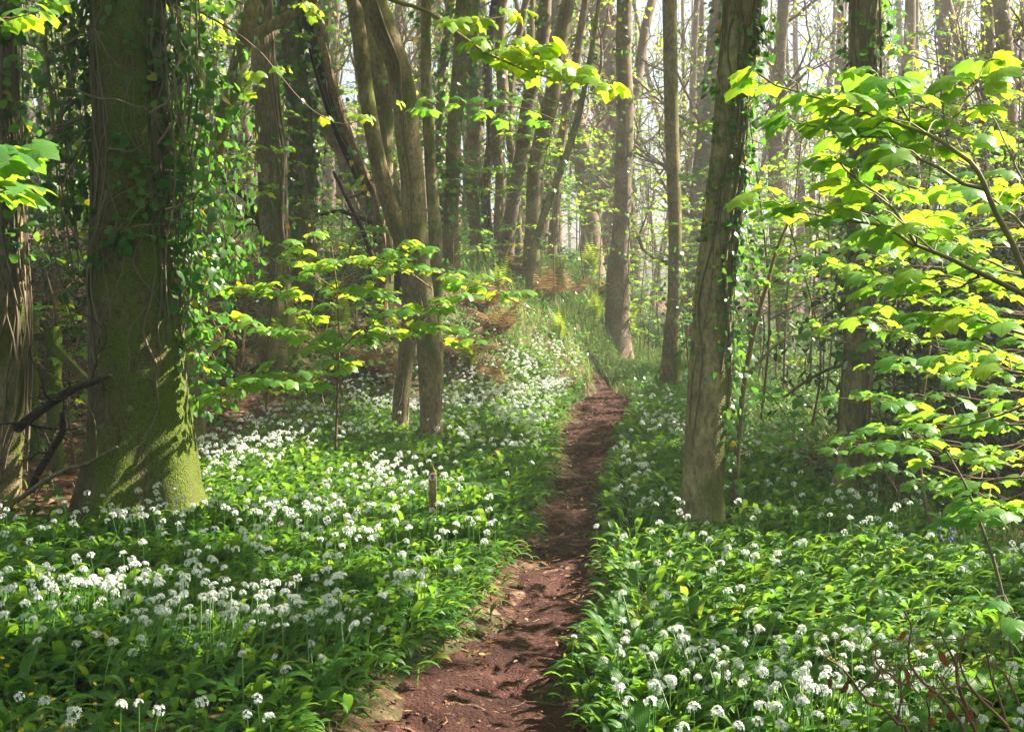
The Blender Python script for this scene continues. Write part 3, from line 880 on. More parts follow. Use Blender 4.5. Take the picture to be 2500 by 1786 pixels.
# the cluster on top of the bank
CL = [
    ("dark leaning trunk crossing behind the twin stems", [(880, 560, 48), (850, 480, 40), (800, 380, 37), (750, 270, 35), (712, 150, 34), (690, 60, 32), (676, -20, 30)], 19, 'bark_black'),
    ("thick pale bough-like trunk slanting steeply behind the creeper-wrapped tree", [(850, 500, 51), (818, 440, 48), (770, 340, 48), (720, 270, 42), (680, 215, 35), (640, 150, 32)], 23, 'bark_far'),
    ("bark-peeled leaning stem close beside the thinner twin", [(842, 470, 19), (805, 380, 19), (770, 290, 18), (745, 210, 18), (722, 120, 16), (700, 30, 16)], 17.5, 'bark_dead'),
    ("arched mossy trunk curving over behind the thicker twin", [(850, 300, 45), (856, 220, 48), (838, 130, 50), (812, 50, 48), (780, -30, 45)], 18, 'bark_mid'),
    ("thin straight brown stem rising right behind the thicker twin", [(968, 560, 27), (962, 450, 26), (954, 330, 24), (948, 200, 23), (945, 80, 22), (946, -20, 22)], 15.5, 'bark_ivy'),
    ("ivy-covered trunk just past the twin stems on the bank top", [(1002, 575, 37), (1000, 480, 32), (1004, 380, 32), (1008, 280, 32), (1018, 180, 34), (1026, 80, 35), (1030, -20, 35)], 21, 'bark_mid'),
    ("bent trunk with a swollen middle next to the ivy-covered bank tree", [(1060, 560, 27), (1052, 470, 26), (1044, 380, 26), (1052, 290, 24), (1046, 170, 24), (1052, 50, 24)], 24, 'bark_mid'),
    ("upright grey trunk at the heart of the bank-top clump", [(1112, 560, 30), (1110, 480, 27), (1112, 400, 24), (1104, 320, 26), (1116, 220, 26), (1110, 100, 24), (1116, -20, 22)], 24, 'bark_far'),
    ("smooth trunk bowing outward in the bank-top clump", [(1126, 540, 32), (1140, 440, 30), (1158, 340, 29), (1168, 250, 29), (1190, 160, 29), (1206, 70, 29), (1212, -20, 27)], 23, 'bark_far'),
    ("creeper-laced trunk with a broad curve in the bank-top clump", [(1180, 570, 37), (1184, 480, 32), (1188, 380, 34), (1206, 290, 34), (1226, 210, 34), (1240, 110, 32), (1262, 0, 30)], 22.5, 'bark_mid'),
    ("thin bare stem slanting across the bank-top clump", [(1178, 590, 16), (1200, 500, 14), (1232, 410, 14), (1262, 330, 14), (1288, 240, 12), (1304, 160, 10)], 21.5, 'bark_ivy'),
    ("forked dark trunk at the back of the bank-top clump", [(1086, 560, 22), (1078, 430, 21), (1090, 300, 21), (1082, 160, 21), (1100, 0, 19)], 27, 'bark_black'),
    ("slim stem fanning outward behind the arched mossy trunk", [(905, 560, 24), (880, 430, 22), (850, 300, 20), (835, 150, 19), (842, 0, 18)], 22, 'bark_mid'),
    ("slender grey stem leaning over beside the bark-peeled one", [(800, 540, 22), (775, 420, 20), (742, 300, 18), (722, 160, 17), (728, 0, 16)], 24, 'bark_far'),
    ("slim curving stem rising between the thicker twin and the ivy-covered bank tree", [(980, 560, 24), (984, 430, 22), (976, 300, 20), (984, 150, 20), (1002, 0, 18)], 23, 'bark_mid'),
    ("thin outward-leaning stem at the inner side of the creeper-laced curve", [(1150, 560, 20), (1146, 420, 18), (1130, 280, 17), (1140, 140, 16), (1168, 0, 15)], 25, 'bark_far'),
    ("slender dark stem crossing behind the smooth bowing trunk", [(1100, 550, 20), (1128, 420, 19), (1160, 290, 18), (1176, 150, 17), (1180, 0, 16)], 27, 'bark_mid'),
    ("thin pale stem leaning from the bank behind the slanting bare stem", [(1225, 560, 22), (1236, 430, 20), (1250, 290, 18), (1280, 130, 18), (1300, 0, 16)], 26, 'bark_far'),
]
for i, (lb, pts, Y, mk) in enumerate(CL):
    near_tree(lb, pts, Y, M[mk], k=18, seed=30 + i, step=.12, stems=[((4, 0, .8), dict(r=.010, wig=.9))],
              ivy=[((500 if 'ivy' in lb else 150, .05, .9), dict(out=(.02, .16), size=(.055, .10), thr=.46))], group="trees crowding the top of the bank")

# extra hanging ivy vines and bare twigs across the big trunk
mb = MB(); ml = MB()
for i in range(26):
    a = rng.uniform(-.5, .5) if i % 2 else rng.uniform(PI - .4, PI + .6)
    t = np.linspace(rng.uniform(.35, .75), rng.uniform(.15, .3), 14)
    off = .08 + .30 * np.sin(np.linspace(0, PI, 14)) * rng.random()
    p, d = TB.at(t, a + .35 * (fbm(t * 14, i * 2.0, 0, 60) - .5) - .2, 0)
    p = p + d * off[:, None]
    mb.add(*tube(p, .0055 * rng.uniform(.6, 1.4), 4), 0, rng.random())
    j = rng.integers(0, 14, 16)
    dd = nrm(rng.normal(0, .7, (16, 3)) + [0, 0, -.4])
    add_leaves(ml, IVY, p[j] + rng.normal(0, .04, (16, 3)), dd, nrm(rng.normal(0, .5, (16, 3)) + [.1, -.5, .5]), rng.uniform(.05, .085, 16))
for (a, b) in [((150, 520), (420, 330)), ((180, 515), (400, 490)), ((240, 330), (330, 310)), ((60, 310), (230, 190)), ((70, 220), (190, 140)), ((120, 200), (360, 260)), ((190, 320), (120, 480)),
               ((230, 420), (150, 600)), ((330, 250), (410, 180)), ((100, 120), (230, 70)), ((60, 90), (180, 200)), ((210, 60), (270, 150)), ((350, 320), (450, 240)), ((370, 470), (480, 380)),
               ((140, 470), (200, 620)), ((250, 520), (340, 420)), ((180, 260), (60, 330)), ((410, 160), (380, 360)), ((395, 120), (420, 330)), ((440, 180), (400, 90))]:
    a, b = np.array(a, float), np.array(b, float)
    tt = np.linspace(0, 1, 12)
    q = a + (b - a) * tt[:, None]
    nrm2 = np.array([-(b - a)[1], (b - a)[0]]) / 6
    q = q + (np.sin(tt * PI) * rng.uniform(-.8, 1) + (fbm(tt * 5, a[0], 0, 3) - .5) * .8)[:, None] * nrm2
    p = P(q[:, 0], q[:, 1], 8.02 + .2 * np.abs(q[:, 0] - 290) / 200)
    mb.add(*tube(p, np.linspace(.008, .003, 12) * rng.uniform(.6, 1.3), 4), 0, rng.random())
    if rng.random() < .6:
        limb(mb, p[6], nrm(p[7] - p[6] + rng.normal(0, .02, 3)), .25, .003, 1, 3, kids=2)
mb.build("ivy_stem", M['vine'], big)
ml.build("ivy", M['ivy'], big)


# ------------------------------------------------------------------ far trees: a few kinds, copied
def far_proto(seed, thin=False, ivy=False, fork=False):
    global rng
    rng = np.random.default_rng(seed)
    H = rng.uniform(14, 18)
    n = 12
    p = [np.zeros(3)]
    d = np.array([rng.normal(0, .05), rng.normal(0, .05), 1.0])
    for i in range(n):
        d = nrm(d + [rng.normal(0, .05), rng.normal(0, .05), .12])
        p.append(p[-1] + d * H / n)
    p = np.array(p)
    p[0, 2] = -.25
    r0 = .09 if thin else .19
    q = spline(np.column_stack([p, np.linspace(r0, r0 * .3, n + 1)]), .35)
    mt, mc = MB(), MB()
    trunk_mesh(mt, q[:, :3], q[:, 3], 12, .05, .35, seed)
    if fork:
        j = int(len(q) * rng.uniform(.12, .3))
        dd = nrm([rng.choice([-1, 1]) * .35, rng.normal(0, .2), 1])
        pp = [q[j, :3] - [0, 0, .2]]
        for i in range(8):
            dd = nrm(dd + [rng.normal(0, .06), rng.normal(0, .06), .16])
            pp.append(pp[-1] + dd * 1.3)
        f = spline(np.column_stack([np.array(pp), np.linspace(q[j, 3] * .75, .04, 9)]), .35)
        trunk_mesh(mt, f[:, :3], f[:, 3], 10, .05, 0, seed + 1, base=False)
    tips = []
    nl = 9 if thin else 15
    for i in range(nl):
        t = rng.uniform(.2, 1) if i > 3 else rng.uniform(.12, .4)
        j = int(t * (len(q) - 1))
        a = rng.uniform(0, 2 * PI)
        limb(mc, q[j, :3], [math.cos(a) * .8, math.sin(a) * .8, rng.uniform(.2, .8)], rng.uniform(1.2, 3.0) * (.7 if thin else 1), q[j, 3] * .28 + .006, 2, 4, 0, tips, .35, .2, 4)
    tp = np.array([t[0] for t in tips])
    k = rng.choice(len(tp), min(len(tp), 700 if thin else 1000), replace=False)
    tp = tp[k]
    dd = nrm(rng.normal(0, 1, tp.shape) + [0, 0, -.5])
    add_leaves(mc, SYC_FAR if not ivy else IVY, tp + rng.normal(0, .05, tp.shape), dd, nrm(rng.normal(0, .6, tp.shape) + [0, 0, 1]), rng.uniform(.05, .10, len(tp)), 1)
    root = empty("tree", (0, 0, 0))
    mt.build("trunk", M['bark_far'], root)
    mc.build("crown", [M['twig'], M['spring']], root)
    if ivy:
        mi_ = MB()
        ivy_leaves(mi_, Trunk(q[:, :3], q[:, 3]), 900, .02, .7, out=(.01, .2), size=(.06, .12), thr=.42)
        mi_.build("ivy", M['ivy'], root)
    return root


protos = [far_proto(101), far_proto(102, fork=True), far_proto(103, thin=True), far_proto(104, ivy=True), far_proto(105, fork=True, thin=True), far_proto(106, thin=True, ivy=True), far_proto(107)]
used_first = set()


def copy_thing(src):
    c = src.copy()
    C.objects.link(c)
    for ch in list(src.children):
        d = ch.copy()
        C.objects.link(d)
        d.parent = c
        d.matrix_parent_inverse = ch.matrix_parent_inverse.copy()
        for g in list(ch.children):
            e = g.copy(); C.objects.link(e); e.parent = d; e.matrix_parent_inverse = g.matrix_parent_inverse.copy()
    return c


rng = np.random.default_rng(77)
# hand-placed far trunks: display x, distance, kind, size, tilt
FT = [(1320, 33, 1, 1.5), (1352, 40, 6, 1.3), (1410, 38, 1, 1.2), (1440, 44, 2, 1.4), (1335, 52, 0, 1.3), (1548, 30, 3, 1.3), (1570, 47, 0, 1.1), (1690, 42, 2, 1.3), (1712, 55, 0, 1.1), (1748, 30, 0, 1.15), (1790, 46, 4, 1.3),
      (1850, 40, 0, 1.1), (1835, 58, 6, 1.1), (2022, 31, 6, 1.15), (2000, 44, 3, 1.0), (2060, 50, 2, 1.2), (2092, 36, 4, 1.4), (2135, 30, 3, 1.25), (2160, 42, 0, 1.1), (2190, 27, 1, 1.1), (2232, 24, 6, 1.1), (2266, 26, 3, 1.1), (2250, 40, 0, 1.2), (1975, 52, 0, 1.1),
      (1280, 40, 2, 1.6), (1236, 34, 2, 1.3), (1205, 45, 0, 1.1), (1150, 36, 6, .9), (1070, 40, 0, 1.0), (1030, 34, 4, 1.2), (985, 42, 0, 1.0), (920, 38, 6, .9), (870, 33, 3, .8), (760, 36, 0, .8), (728, 44, 0, 1.0), (690, 33, 5, 1.2), (660, 48, 0, 1.0),
      (560, 30, 2, 1.2), (540, 40, 0, .9), (512, 34, 5, 1.0), (470, 44, 0, .9), (430, 32, 3, .8), (380, 40, 1, .9), (170, 26, 5, 1.2), (120, 34, 3, .9), (90, 24, 5, 1.0), (40, 30, 0, .9)]
far = []
for dx, Y, kd, s in FT:
    far.append((float(ray(dx, 700)[0] * Y), float(Y), kd, s))
tries = 0
while len(far) < 135 and tries < 4000:
    tries += 1
    Y = rng.uniform(34, 85) ** 1.0
    x = rng.uniform(-.46, .46) * Y
    if any((x - a) ** 2 + (Y - b) ** 2 < 2.2 for a, b, _, _ in far): continue
    far.append((x, Y, int(rng.integers(0, 7)), rng.uniform(.8, 1.25)))
LAND = [(-200, "dark edge trunk"), (306, "mossy giant"), (606, "creeper-wrapped trunk"), (930, "twin mossy stems"), (1180, "bank-top clump"), (1490, "slim path-end trunk"), (1600, "stout ivy-laced trunk"), (1910, "ivy-clad thicket trunk")]
ORD = ["first", "second", "third", "fourth", "fifth", "sixth", "seventh", "eighth", "ninth", "tenth", "eleventh", "twelfth", "thirteenth", "fourteenth", "fifteenth", "sixteenth", "seventeenth", "eighteenth", "nineteenth", "twentieth",
       "twenty-first", "twenty-second", "twenty-third", "twenty-fourth", "twenty-fifth", "twenty-sixth", "twenty-seventh", "twenty-eighth", "twenty-ninth", "thirtieth"]


def landmark(dx, cnt, key):
    nm = [b for a, b in LAND if a <= dx][-1]
    cnt[(key, nm)] = cnt.get((key, nm), 0) + 1
    return nm, ORD[min(cnt[(key, nm)] - 1, 29)]


LOOK = ["hazy grey trunk", "hazy forked grey trunk", "thin hazy stem", "ivy-hung hazy trunk", "thin forked hazy stem", "thin ivy-hung hazy stem", "plain hazy grey trunk"]
cnt = {}
far.sort(key=lambda t: t[0] / t[1])
for x, Y, kd, s in far:
    src = protos[kd]
    if kd not in used_first:
        o = src; used_first.add(kd)
    else:
        o = copy_thing(src)
    o.location = (x, Y, float(gz(x, Y)) - .05)
    o.rotation_euler = (rng.normal(0, .02), rng.normal(0, .03), rng.uniform(0, 6.28))
    o.scale = (s, s, rng.uniform(.95, 1.15))
    nm, od = landmark(float(to_disp([x, Y, 1.5])[0]), cnt, kd)
    tag(o, "%s in the pale mist, %s such beyond the %s" % (LOOK[kd], od, nm), "tree", "misty trees deep in the wood")


# ------------------------------------------------------------------ sycamore sprays
LIT = []


def spray(ms, ml, pts, r0, r1, ls=.84, leaf=(.10, .14), gap=.14, side=.22, t0=.2, droop=.35, tmpl=None, cluster=3, vary=None, sk=5, petiole=True, lift=.15):
    tmpl = tmpl or SYC_HI
    p = spline(pts, .05)
    n = len(p)
    p = p + np.cumsum(rng.normal(0, .002, p.shape), 0)
    ms.add(*tube(p, np.linspace(r0, r1, n), sk), 0, rng.random())
    L = np.linalg.norm(np.diff(p, axis=0), axis=1).cumsum()
    tot = L[-1]
    pos, D, Nn, S = [], [], [], []

    def clus(c, fwd, k, sz):
        fwd = nrm([fwd[0], fwd[1], 0.0])
        for q in range(k):
            a = (q - (k - 1) / 2) * (2.0 / max(k - 1, 1)) * rng.uniform(.7, 1.1) + rng.normal(0, .25)
            d = np.array([fwd[0] * math.cos(a) - fwd[1] * math.sin(a), fwd[0] * math.sin(a) + fwd[1] * math.cos(a), 0])
            s_ = rng.uniform(*sz) * ls
            pl = s_ * rng.uniform(.4, .8)
            e = c + d * pl + np.array([0, 0, pl * rng.uniform(.0, .4)])
            if petiole:
                ms.add(*tube(np.array([c, (c + e) / 2 + [0, 0, pl * .08], e]), .0016, 3), 1, rng.random())
            dd = d.copy(); dd[2] = -droop * rng.uniform(.3, 1.5)
            nn = np.array([rng.normal(0, .32), rng.normal(0, .32) - .02, 1.0])
            pos.append(e); D.append(dd); Nn.append(nn); S.append(s_ * rng.choice([1, 1, 1, .75, .5]))

    s = t0 * tot
    alt = 1
    while s < tot * .97:
        i = min(int(np.searchsorted(L, s)), n - 2)
        T = nrm(p[i + 1] - p[i])
        sd = nrm(np.cross(T, [0, 0, 1.0]))
        for sg in ((1, -1) if rng.random() < .6 else (alt,)):
            f = rng.uniform(.4, 1.0) * side * (1.15 - .7 * s / tot)
            dr = nrm(T * rng.uniform(.3, .9) + sd * sg + np.array([0, 0, lift + rng.normal(0, .18)]))
            e = p[i] + dr * f
            ms.add(*tube(np.array([p[i], p[i] + dr * f * .5 + [0, 0, .01], e]), [max(r1, .002) * 1.1, .0024, .0018], 4), 0, rng.random())
            clus(e, dr, rng.integers(2, cluster + 1), leaf)
        alt = -alt
        s += gap * .72 * rng.uniform(.6, 1.4)
    clus(p[-1], p[-1] - p[-3], cluster, leaf)
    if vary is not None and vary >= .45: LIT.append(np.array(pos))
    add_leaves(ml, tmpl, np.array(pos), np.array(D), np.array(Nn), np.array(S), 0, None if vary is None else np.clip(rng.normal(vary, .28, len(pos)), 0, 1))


def DP(*q):
    """points (dx,dy,Y) -> metres"""
    q = np.array(q, float)
    return P(q[:, 0], q[:, 1], q[:, 2])


def sapling(label, branches, stem=None, group=None, stem_r=(.012, .006), mat='twig', **kw):
    """A young sycamore: stem (thing > stem, foliage)."""
    ms, ml = MB(), MB()
    base = None
    if stem is not None:
        p = spline(stem, .06)
        ms.add(*tube(p, np.linspace(*stem_r, len(p)), 7), 0, .5)
        base = p[0]
    for b in branches:
        k = dict(kw); k.update(b[1])
        spray(ms, ml, b[0], **k)
    if base is None: base = branches[0][0][0]
    root = empty("sycamore_sapling", base)
    tag(root, label, "sapling", group)
    ms.build("stem", [M[mat], M['stalk']], root)
    ml.build("foliage", M['syc'], root)
    return root


rng = np.random.default_rng(5)
# big spray reaching in from the side
B = lambda *q, **k: (DP(*q), k)
NB = dict(r0=.011, r1=.003)
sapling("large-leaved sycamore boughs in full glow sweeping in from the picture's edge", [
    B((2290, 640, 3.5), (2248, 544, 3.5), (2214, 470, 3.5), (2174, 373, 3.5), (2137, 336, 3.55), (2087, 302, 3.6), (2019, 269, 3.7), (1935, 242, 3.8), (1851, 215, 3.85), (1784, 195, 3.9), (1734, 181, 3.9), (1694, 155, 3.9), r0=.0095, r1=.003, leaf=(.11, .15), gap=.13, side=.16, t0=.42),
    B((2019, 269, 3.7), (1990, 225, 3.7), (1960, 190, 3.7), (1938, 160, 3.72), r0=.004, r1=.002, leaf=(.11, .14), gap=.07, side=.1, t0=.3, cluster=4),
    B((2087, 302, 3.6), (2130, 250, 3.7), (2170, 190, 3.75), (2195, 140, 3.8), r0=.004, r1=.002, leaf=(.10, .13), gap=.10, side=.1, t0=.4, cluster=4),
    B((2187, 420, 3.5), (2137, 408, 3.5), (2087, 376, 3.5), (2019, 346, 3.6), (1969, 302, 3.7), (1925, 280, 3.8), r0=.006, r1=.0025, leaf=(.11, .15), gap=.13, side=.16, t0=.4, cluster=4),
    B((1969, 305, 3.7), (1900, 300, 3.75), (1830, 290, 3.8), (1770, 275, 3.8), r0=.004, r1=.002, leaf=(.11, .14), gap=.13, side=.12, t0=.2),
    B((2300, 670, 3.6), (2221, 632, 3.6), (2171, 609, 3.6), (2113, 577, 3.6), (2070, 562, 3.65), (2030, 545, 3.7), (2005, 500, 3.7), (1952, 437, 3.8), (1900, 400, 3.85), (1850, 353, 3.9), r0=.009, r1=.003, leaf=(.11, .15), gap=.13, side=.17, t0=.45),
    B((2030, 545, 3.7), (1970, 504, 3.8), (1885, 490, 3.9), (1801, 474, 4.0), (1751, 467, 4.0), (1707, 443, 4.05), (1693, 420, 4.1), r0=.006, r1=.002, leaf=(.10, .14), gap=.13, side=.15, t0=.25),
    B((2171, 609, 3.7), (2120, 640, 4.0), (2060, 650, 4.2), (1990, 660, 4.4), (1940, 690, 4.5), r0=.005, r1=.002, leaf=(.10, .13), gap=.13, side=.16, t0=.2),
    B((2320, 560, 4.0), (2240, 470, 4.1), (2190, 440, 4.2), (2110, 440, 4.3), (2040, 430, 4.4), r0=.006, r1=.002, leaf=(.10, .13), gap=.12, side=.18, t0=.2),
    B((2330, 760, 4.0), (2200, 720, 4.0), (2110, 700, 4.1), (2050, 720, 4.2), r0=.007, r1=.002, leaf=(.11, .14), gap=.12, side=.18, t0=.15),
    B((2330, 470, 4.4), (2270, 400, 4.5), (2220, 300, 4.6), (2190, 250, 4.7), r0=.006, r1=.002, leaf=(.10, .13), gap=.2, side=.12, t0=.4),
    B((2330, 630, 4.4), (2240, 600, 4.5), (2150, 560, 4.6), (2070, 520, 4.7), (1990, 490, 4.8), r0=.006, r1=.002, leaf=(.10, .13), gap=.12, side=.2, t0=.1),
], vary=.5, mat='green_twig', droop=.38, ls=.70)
# lower tiers of a second sapling, further back
tiers = []
for (x0, y0, x1, y1, Ya, Yb) in [(2330, 860, 1990, 790, 4.6, 5.0), (2330, 820, 1850, 745, 5.4, 5.8), (2330, 960, 2010, 880, 4.8, 5.2), (2330, 1010, 1880, 1000, 5.2, 5.6), (2330, 930, 1960, 940, 5.6, 6.0), (2330, 1080, 2060, 1010, 4.8, 5.3),
                                 (2330, 740, 1930, 640, 5.4, 6.2), (2330, 690, 1760, 560, 6.0, 6.6), (2330, 560, 1840, 520, 6.0, 6.6), (2330, 800, 2100, 830, 4.3, 4.7), (2330, 900, 2060, 930, 4.4, 4.8), (2330, 1130, 2150, 1110, 4.6, 5.0), (2330, 600, 2000, 580, 5.2, 5.6)]:
    tt = np.linspace(0, 1, 5)
    q = np.column_stack([x0 + (x1 - x0) * tt, y0 + (y1 - y0) * tt + 26 * np.sin(tt * 3 + x1), Ya + (Yb - Ya) * tt])
    tiers.append((DP(*q), {}))
sapling("bushy sycamore sapling with layered leaf tiers screening the dark thicket", tiers, r0=.006, r1=.002, leaf=(.08, .12), gap=.18, side=.24, t0=.08, vary=.45)
sapling("thin-stemmed sycamore seedling rising from garlic below the leaf tiers", [
    B((2160, 1120, 4.9), (2190, 1125, 4.8), (2225, 1135, 4.75), r0=.003, r1=.002, leaf=(.08, .10), gap=.08, side=.08, t0=.3),
    B((2230, 1320, 4.9), (2250, 1360, 4.8), (2262, 1380, 4.8), r0=.003, r1=.002, leaf=(.09, .11), gap=.1, side=.08, t0=.3),
    B((2171, 1149, 4.9), (2140, 1150, 4.9), (2110, 1155, 4.9), r0=.003, r1=.002, leaf=(.07, .09), gap=.1, side=.06, t0=.5)],
    stem=DP((2250, 1500, 4.9), (2245, 1448, 4.9), (2234, 1364, 4.9), (2204, 1239, 4.9), (2171, 1149, 4.9), (2144, 1078, 4.9), (2100, 1000, 4.95)), stem_r=(.010, .004), vary=.2, mat='vine')
sapling("dark slender sapling forking beside the stout ivy-laced trunk", [
    B((1650, 840, 8.3), (1720, 765, 8.4), (1767, 743, 8.5), (1868, 760, 8.5), (1960, 790, 8.6), r0=.010, r1=.004, leaf=(.08, .11), gap=.3, side=.2, t0=.3),
    B((1690, 660, 8.3), (1735, 590, 8.4), (1800, 555, 8.5), (1860, 540, 8.6), r0=.010, r1=.003, leaf=(.09, .12), gap=.25, side=.25, t0=.2),
    B((1645, 900, 8.3), (1700, 870, 8.6), (1760, 950, 8.8), (1800, 985, 9), r0=.006, r1=.002, leaf=(.08, .11), gap=.3, side=.2, t0=.3),
    B((1640, 1010, 8.3), (1700, 990, 8.5), (1760, 990, 8.7), r0=.005, r1=.002, leaf=(.08, .11), gap=.25, side=.2, t0=.3),
    B((1670, 745, 8.3), (1640, 700, 8.2), (1630, 640, 8.1), r0=.005, r1=.002, leaf=(.08, .10), gap=.25, side=.15, t0=.3)],
    stem=DP((1632, 1110, 8.3), (1636, 1000, 8.3), (1650, 860, 8.3), (1672, 740, 8.3), (1700, 640, 8.3), (1722, 560, 8.3), (1755, 480, 8.3)), stem_r=(.026, .008), vary=.25)
sapling("pale leaf sprays of a sapling standing between the two ivy-hung trunks", [
    B((1990, 1090, 7.6), (1940, 1010, 7.6), (1900, 985, 7.6), (1850, 1000, 7.6), r0=.005, r1=.002, leaf=(.08, .11), gap=.16, side=.2, t0=.2),
    B((1990, 1090, 7.6), (1960, 1030, 7.5), (1890, 1050, 7.5), r0=.004, r1=.002, leaf=(.08, .11), gap=.16, side=.16, t0=.3),
    B((2050, 960, 7.6), (2000, 900, 7.6), (1930, 880, 7.6), (1860, 880, 7.6), r0=.005, r1=.002, leaf=(.08, .11), gap=.18, side=.2, t0=.1)],
    stem=DP((2075, 1190, 7.6), (2050, 1100, 7.6), (2040, 960, 7.6), (2060, 800, 7.6), (2070, 680, 7.6)), stem_r=(.014, .006), vary=.35)
# the glowing spray hanging in the middle
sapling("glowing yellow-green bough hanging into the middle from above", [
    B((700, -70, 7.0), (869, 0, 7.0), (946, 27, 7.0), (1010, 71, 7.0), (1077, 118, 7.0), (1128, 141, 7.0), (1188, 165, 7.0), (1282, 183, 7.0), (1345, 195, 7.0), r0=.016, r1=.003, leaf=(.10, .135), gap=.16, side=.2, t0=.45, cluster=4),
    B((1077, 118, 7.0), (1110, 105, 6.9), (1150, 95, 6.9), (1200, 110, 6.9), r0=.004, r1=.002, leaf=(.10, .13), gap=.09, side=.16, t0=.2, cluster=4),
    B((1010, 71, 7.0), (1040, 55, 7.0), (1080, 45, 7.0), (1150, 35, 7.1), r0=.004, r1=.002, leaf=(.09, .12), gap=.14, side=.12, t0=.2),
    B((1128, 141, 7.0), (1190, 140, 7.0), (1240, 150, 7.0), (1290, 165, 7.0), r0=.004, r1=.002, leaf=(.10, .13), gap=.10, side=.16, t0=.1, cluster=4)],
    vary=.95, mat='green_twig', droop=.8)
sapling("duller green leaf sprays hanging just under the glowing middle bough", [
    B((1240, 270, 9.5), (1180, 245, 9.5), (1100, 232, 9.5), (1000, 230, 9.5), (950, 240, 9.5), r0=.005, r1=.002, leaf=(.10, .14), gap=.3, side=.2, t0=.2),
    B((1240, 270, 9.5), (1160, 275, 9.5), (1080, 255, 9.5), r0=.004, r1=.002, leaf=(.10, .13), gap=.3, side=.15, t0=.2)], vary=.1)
# low layered saplings before the twin stems
lay = [
    B((720, 900, 8.0), (705, 860, 8.0), (640, 850, 7.9), (560, 860, 7.8), (480, 880, 7.8), r0=.006, r1=.002),
    B((690, 880, 8.0), (660, 830, 7.8), (620, 850, 7.6), (560, 838, 7.6), r0=.005, r1=.002),
    B((760, 880, 8.2), (745, 800, 8.2), (800, 735, 8.0), (870, 700, 8.0), (905, 690, 7.9), r0=.007, r1=.002),
    B((760, 840, 8.2), (730, 780, 8.2), (680, 760, 8.1), (640, 735, 8.0), r0=.006, r1=.002),
    B((745, 800, 8.2), (790, 760, 8.2), (840, 745, 8.2), (900, 740, 8.2), r0=.005, r1=.002),
    B((1114, 619, 8.8), (1040, 650, 8.7), (976, 680, 8.6), (940, 720, 8.5), r0=.005, r1=.002),
    B((1054, 763, 8.6), (1000, 740, 8.5), (950, 730, 8.4), r0=.004, r1=.002),
    B((1190, 690, 9.0), (1080, 640, 8.8), (1020, 615, 8.6), (940, 600, 8.5), r0=.005, r1=.002),
    B((960, 640, 8.6), (900, 600, 8.5), (840, 590, 8.4), (760, 580, 8.4), (700, 600, 8.4), r0=.007, r1=.002),
    B((760, 650, 8.4), (700, 610, 8.4), (660, 560, 8.4), (690, 520, 8.4), r0=.006, r1=.002),
    B((800, 640, 8.4), (860, 580, 8.4), (890, 545, 8.4), (930, 560, 8.4), r0=.005, r1=.002),
    B((720, 760, 8.4), (640, 660, 8.4), (560, 650, 8.4), (500, 650, 8.4), r0=.006, r1=.002),
    B((700, 700, 8.4), (760, 650, 8.4), (800, 640, 8.3), (850, 660, 8.3), r0=.005, r1=.002),
]
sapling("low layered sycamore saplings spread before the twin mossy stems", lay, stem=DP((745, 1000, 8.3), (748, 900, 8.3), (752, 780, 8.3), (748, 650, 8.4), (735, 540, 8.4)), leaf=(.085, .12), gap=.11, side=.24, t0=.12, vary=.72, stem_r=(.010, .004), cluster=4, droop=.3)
sapling("leafy sycamore shoot glowing beside the flank of the mossy giant", [
    B((500, 760, 9.5), (470, 700, 9.4), (520, 715, 9.2), (590, 735, 9.0), r0=.006, r1=.002),
    B((480, 800, 9.5), (450, 740, 9.4), (430, 690, 9.4), r0=.006, r1=.002),
    B((500, 830, 9.5), (460, 800, 9.4), (420, 790, 9.4), r0=.006, r1=.002)], leaf=(.09, .12), gap=.12, side=.2, t0=.1, vary=.6)
sapling("big pale leaves poking in before the dark edge trunk", [
    B((-90, 420, 3.7), (-40, 380, 3.7), (0, 350, 3.7), (25, 345, 3.7), r0=.006, r1=.002),
    B((-80, 460, 3.9), (-30, 440, 3.9), (10, 425, 3.9), r0=.005, r1=.002)], leaf=(.10, .135), gap=.09, side=.1, t0=.3, vary=.45, cluster=4)
sapling("bright leaf spray peeping past the upper flank of the mossy giant", [
    B((330, -60, 10), (400, -10, 10), (440, 50, 9.9), (490, 85, 9.8), r0=.007, r1=.002),
    B((400, -10, 10), (430, 5, 9.9), (480, 20, 9.8), r0=.005, r1=.002),
    B((440, 50, 9.9), (425, 70, 9.9), (460, 100, 9.8), r0=.004, r1=.002)], leaf=(.10, .135), gap=.12, side=.2, t0=.3, vary=.8)
sapling("drooping twig with few yellow leaves strung before the creeper-wrapped trunk", [
    B((430, 20, 9), (560, 100, 9), (640, 190, 9), (700, 250, 9), (760, 280, 9), (820, 265, 9), (880, 235, 9), r0=.008, r1=.002, gap=.6, side=.14, t0=.4),
    B((660, -20, 9.5), (690, 30, 9.5), (730, 60, 9.5), r0=.004, r1=.002, gap=.16, side=.1, t0=.3),
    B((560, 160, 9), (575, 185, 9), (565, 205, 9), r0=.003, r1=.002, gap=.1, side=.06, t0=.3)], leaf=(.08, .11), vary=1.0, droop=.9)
sapling("leaf tufts shading the top corner above the dark edge trunk", [
    B((-60, 60, 5), (20, 40, 5), (90, 20, 5), r0=.005, r1=.002), B((-60, -30, 6), (60, 0, 6), (110, 10, 6), r0=.005, r1=.002)], leaf=(.09, .12), gap=.12, side=.12, t0=.3, vary=.5)


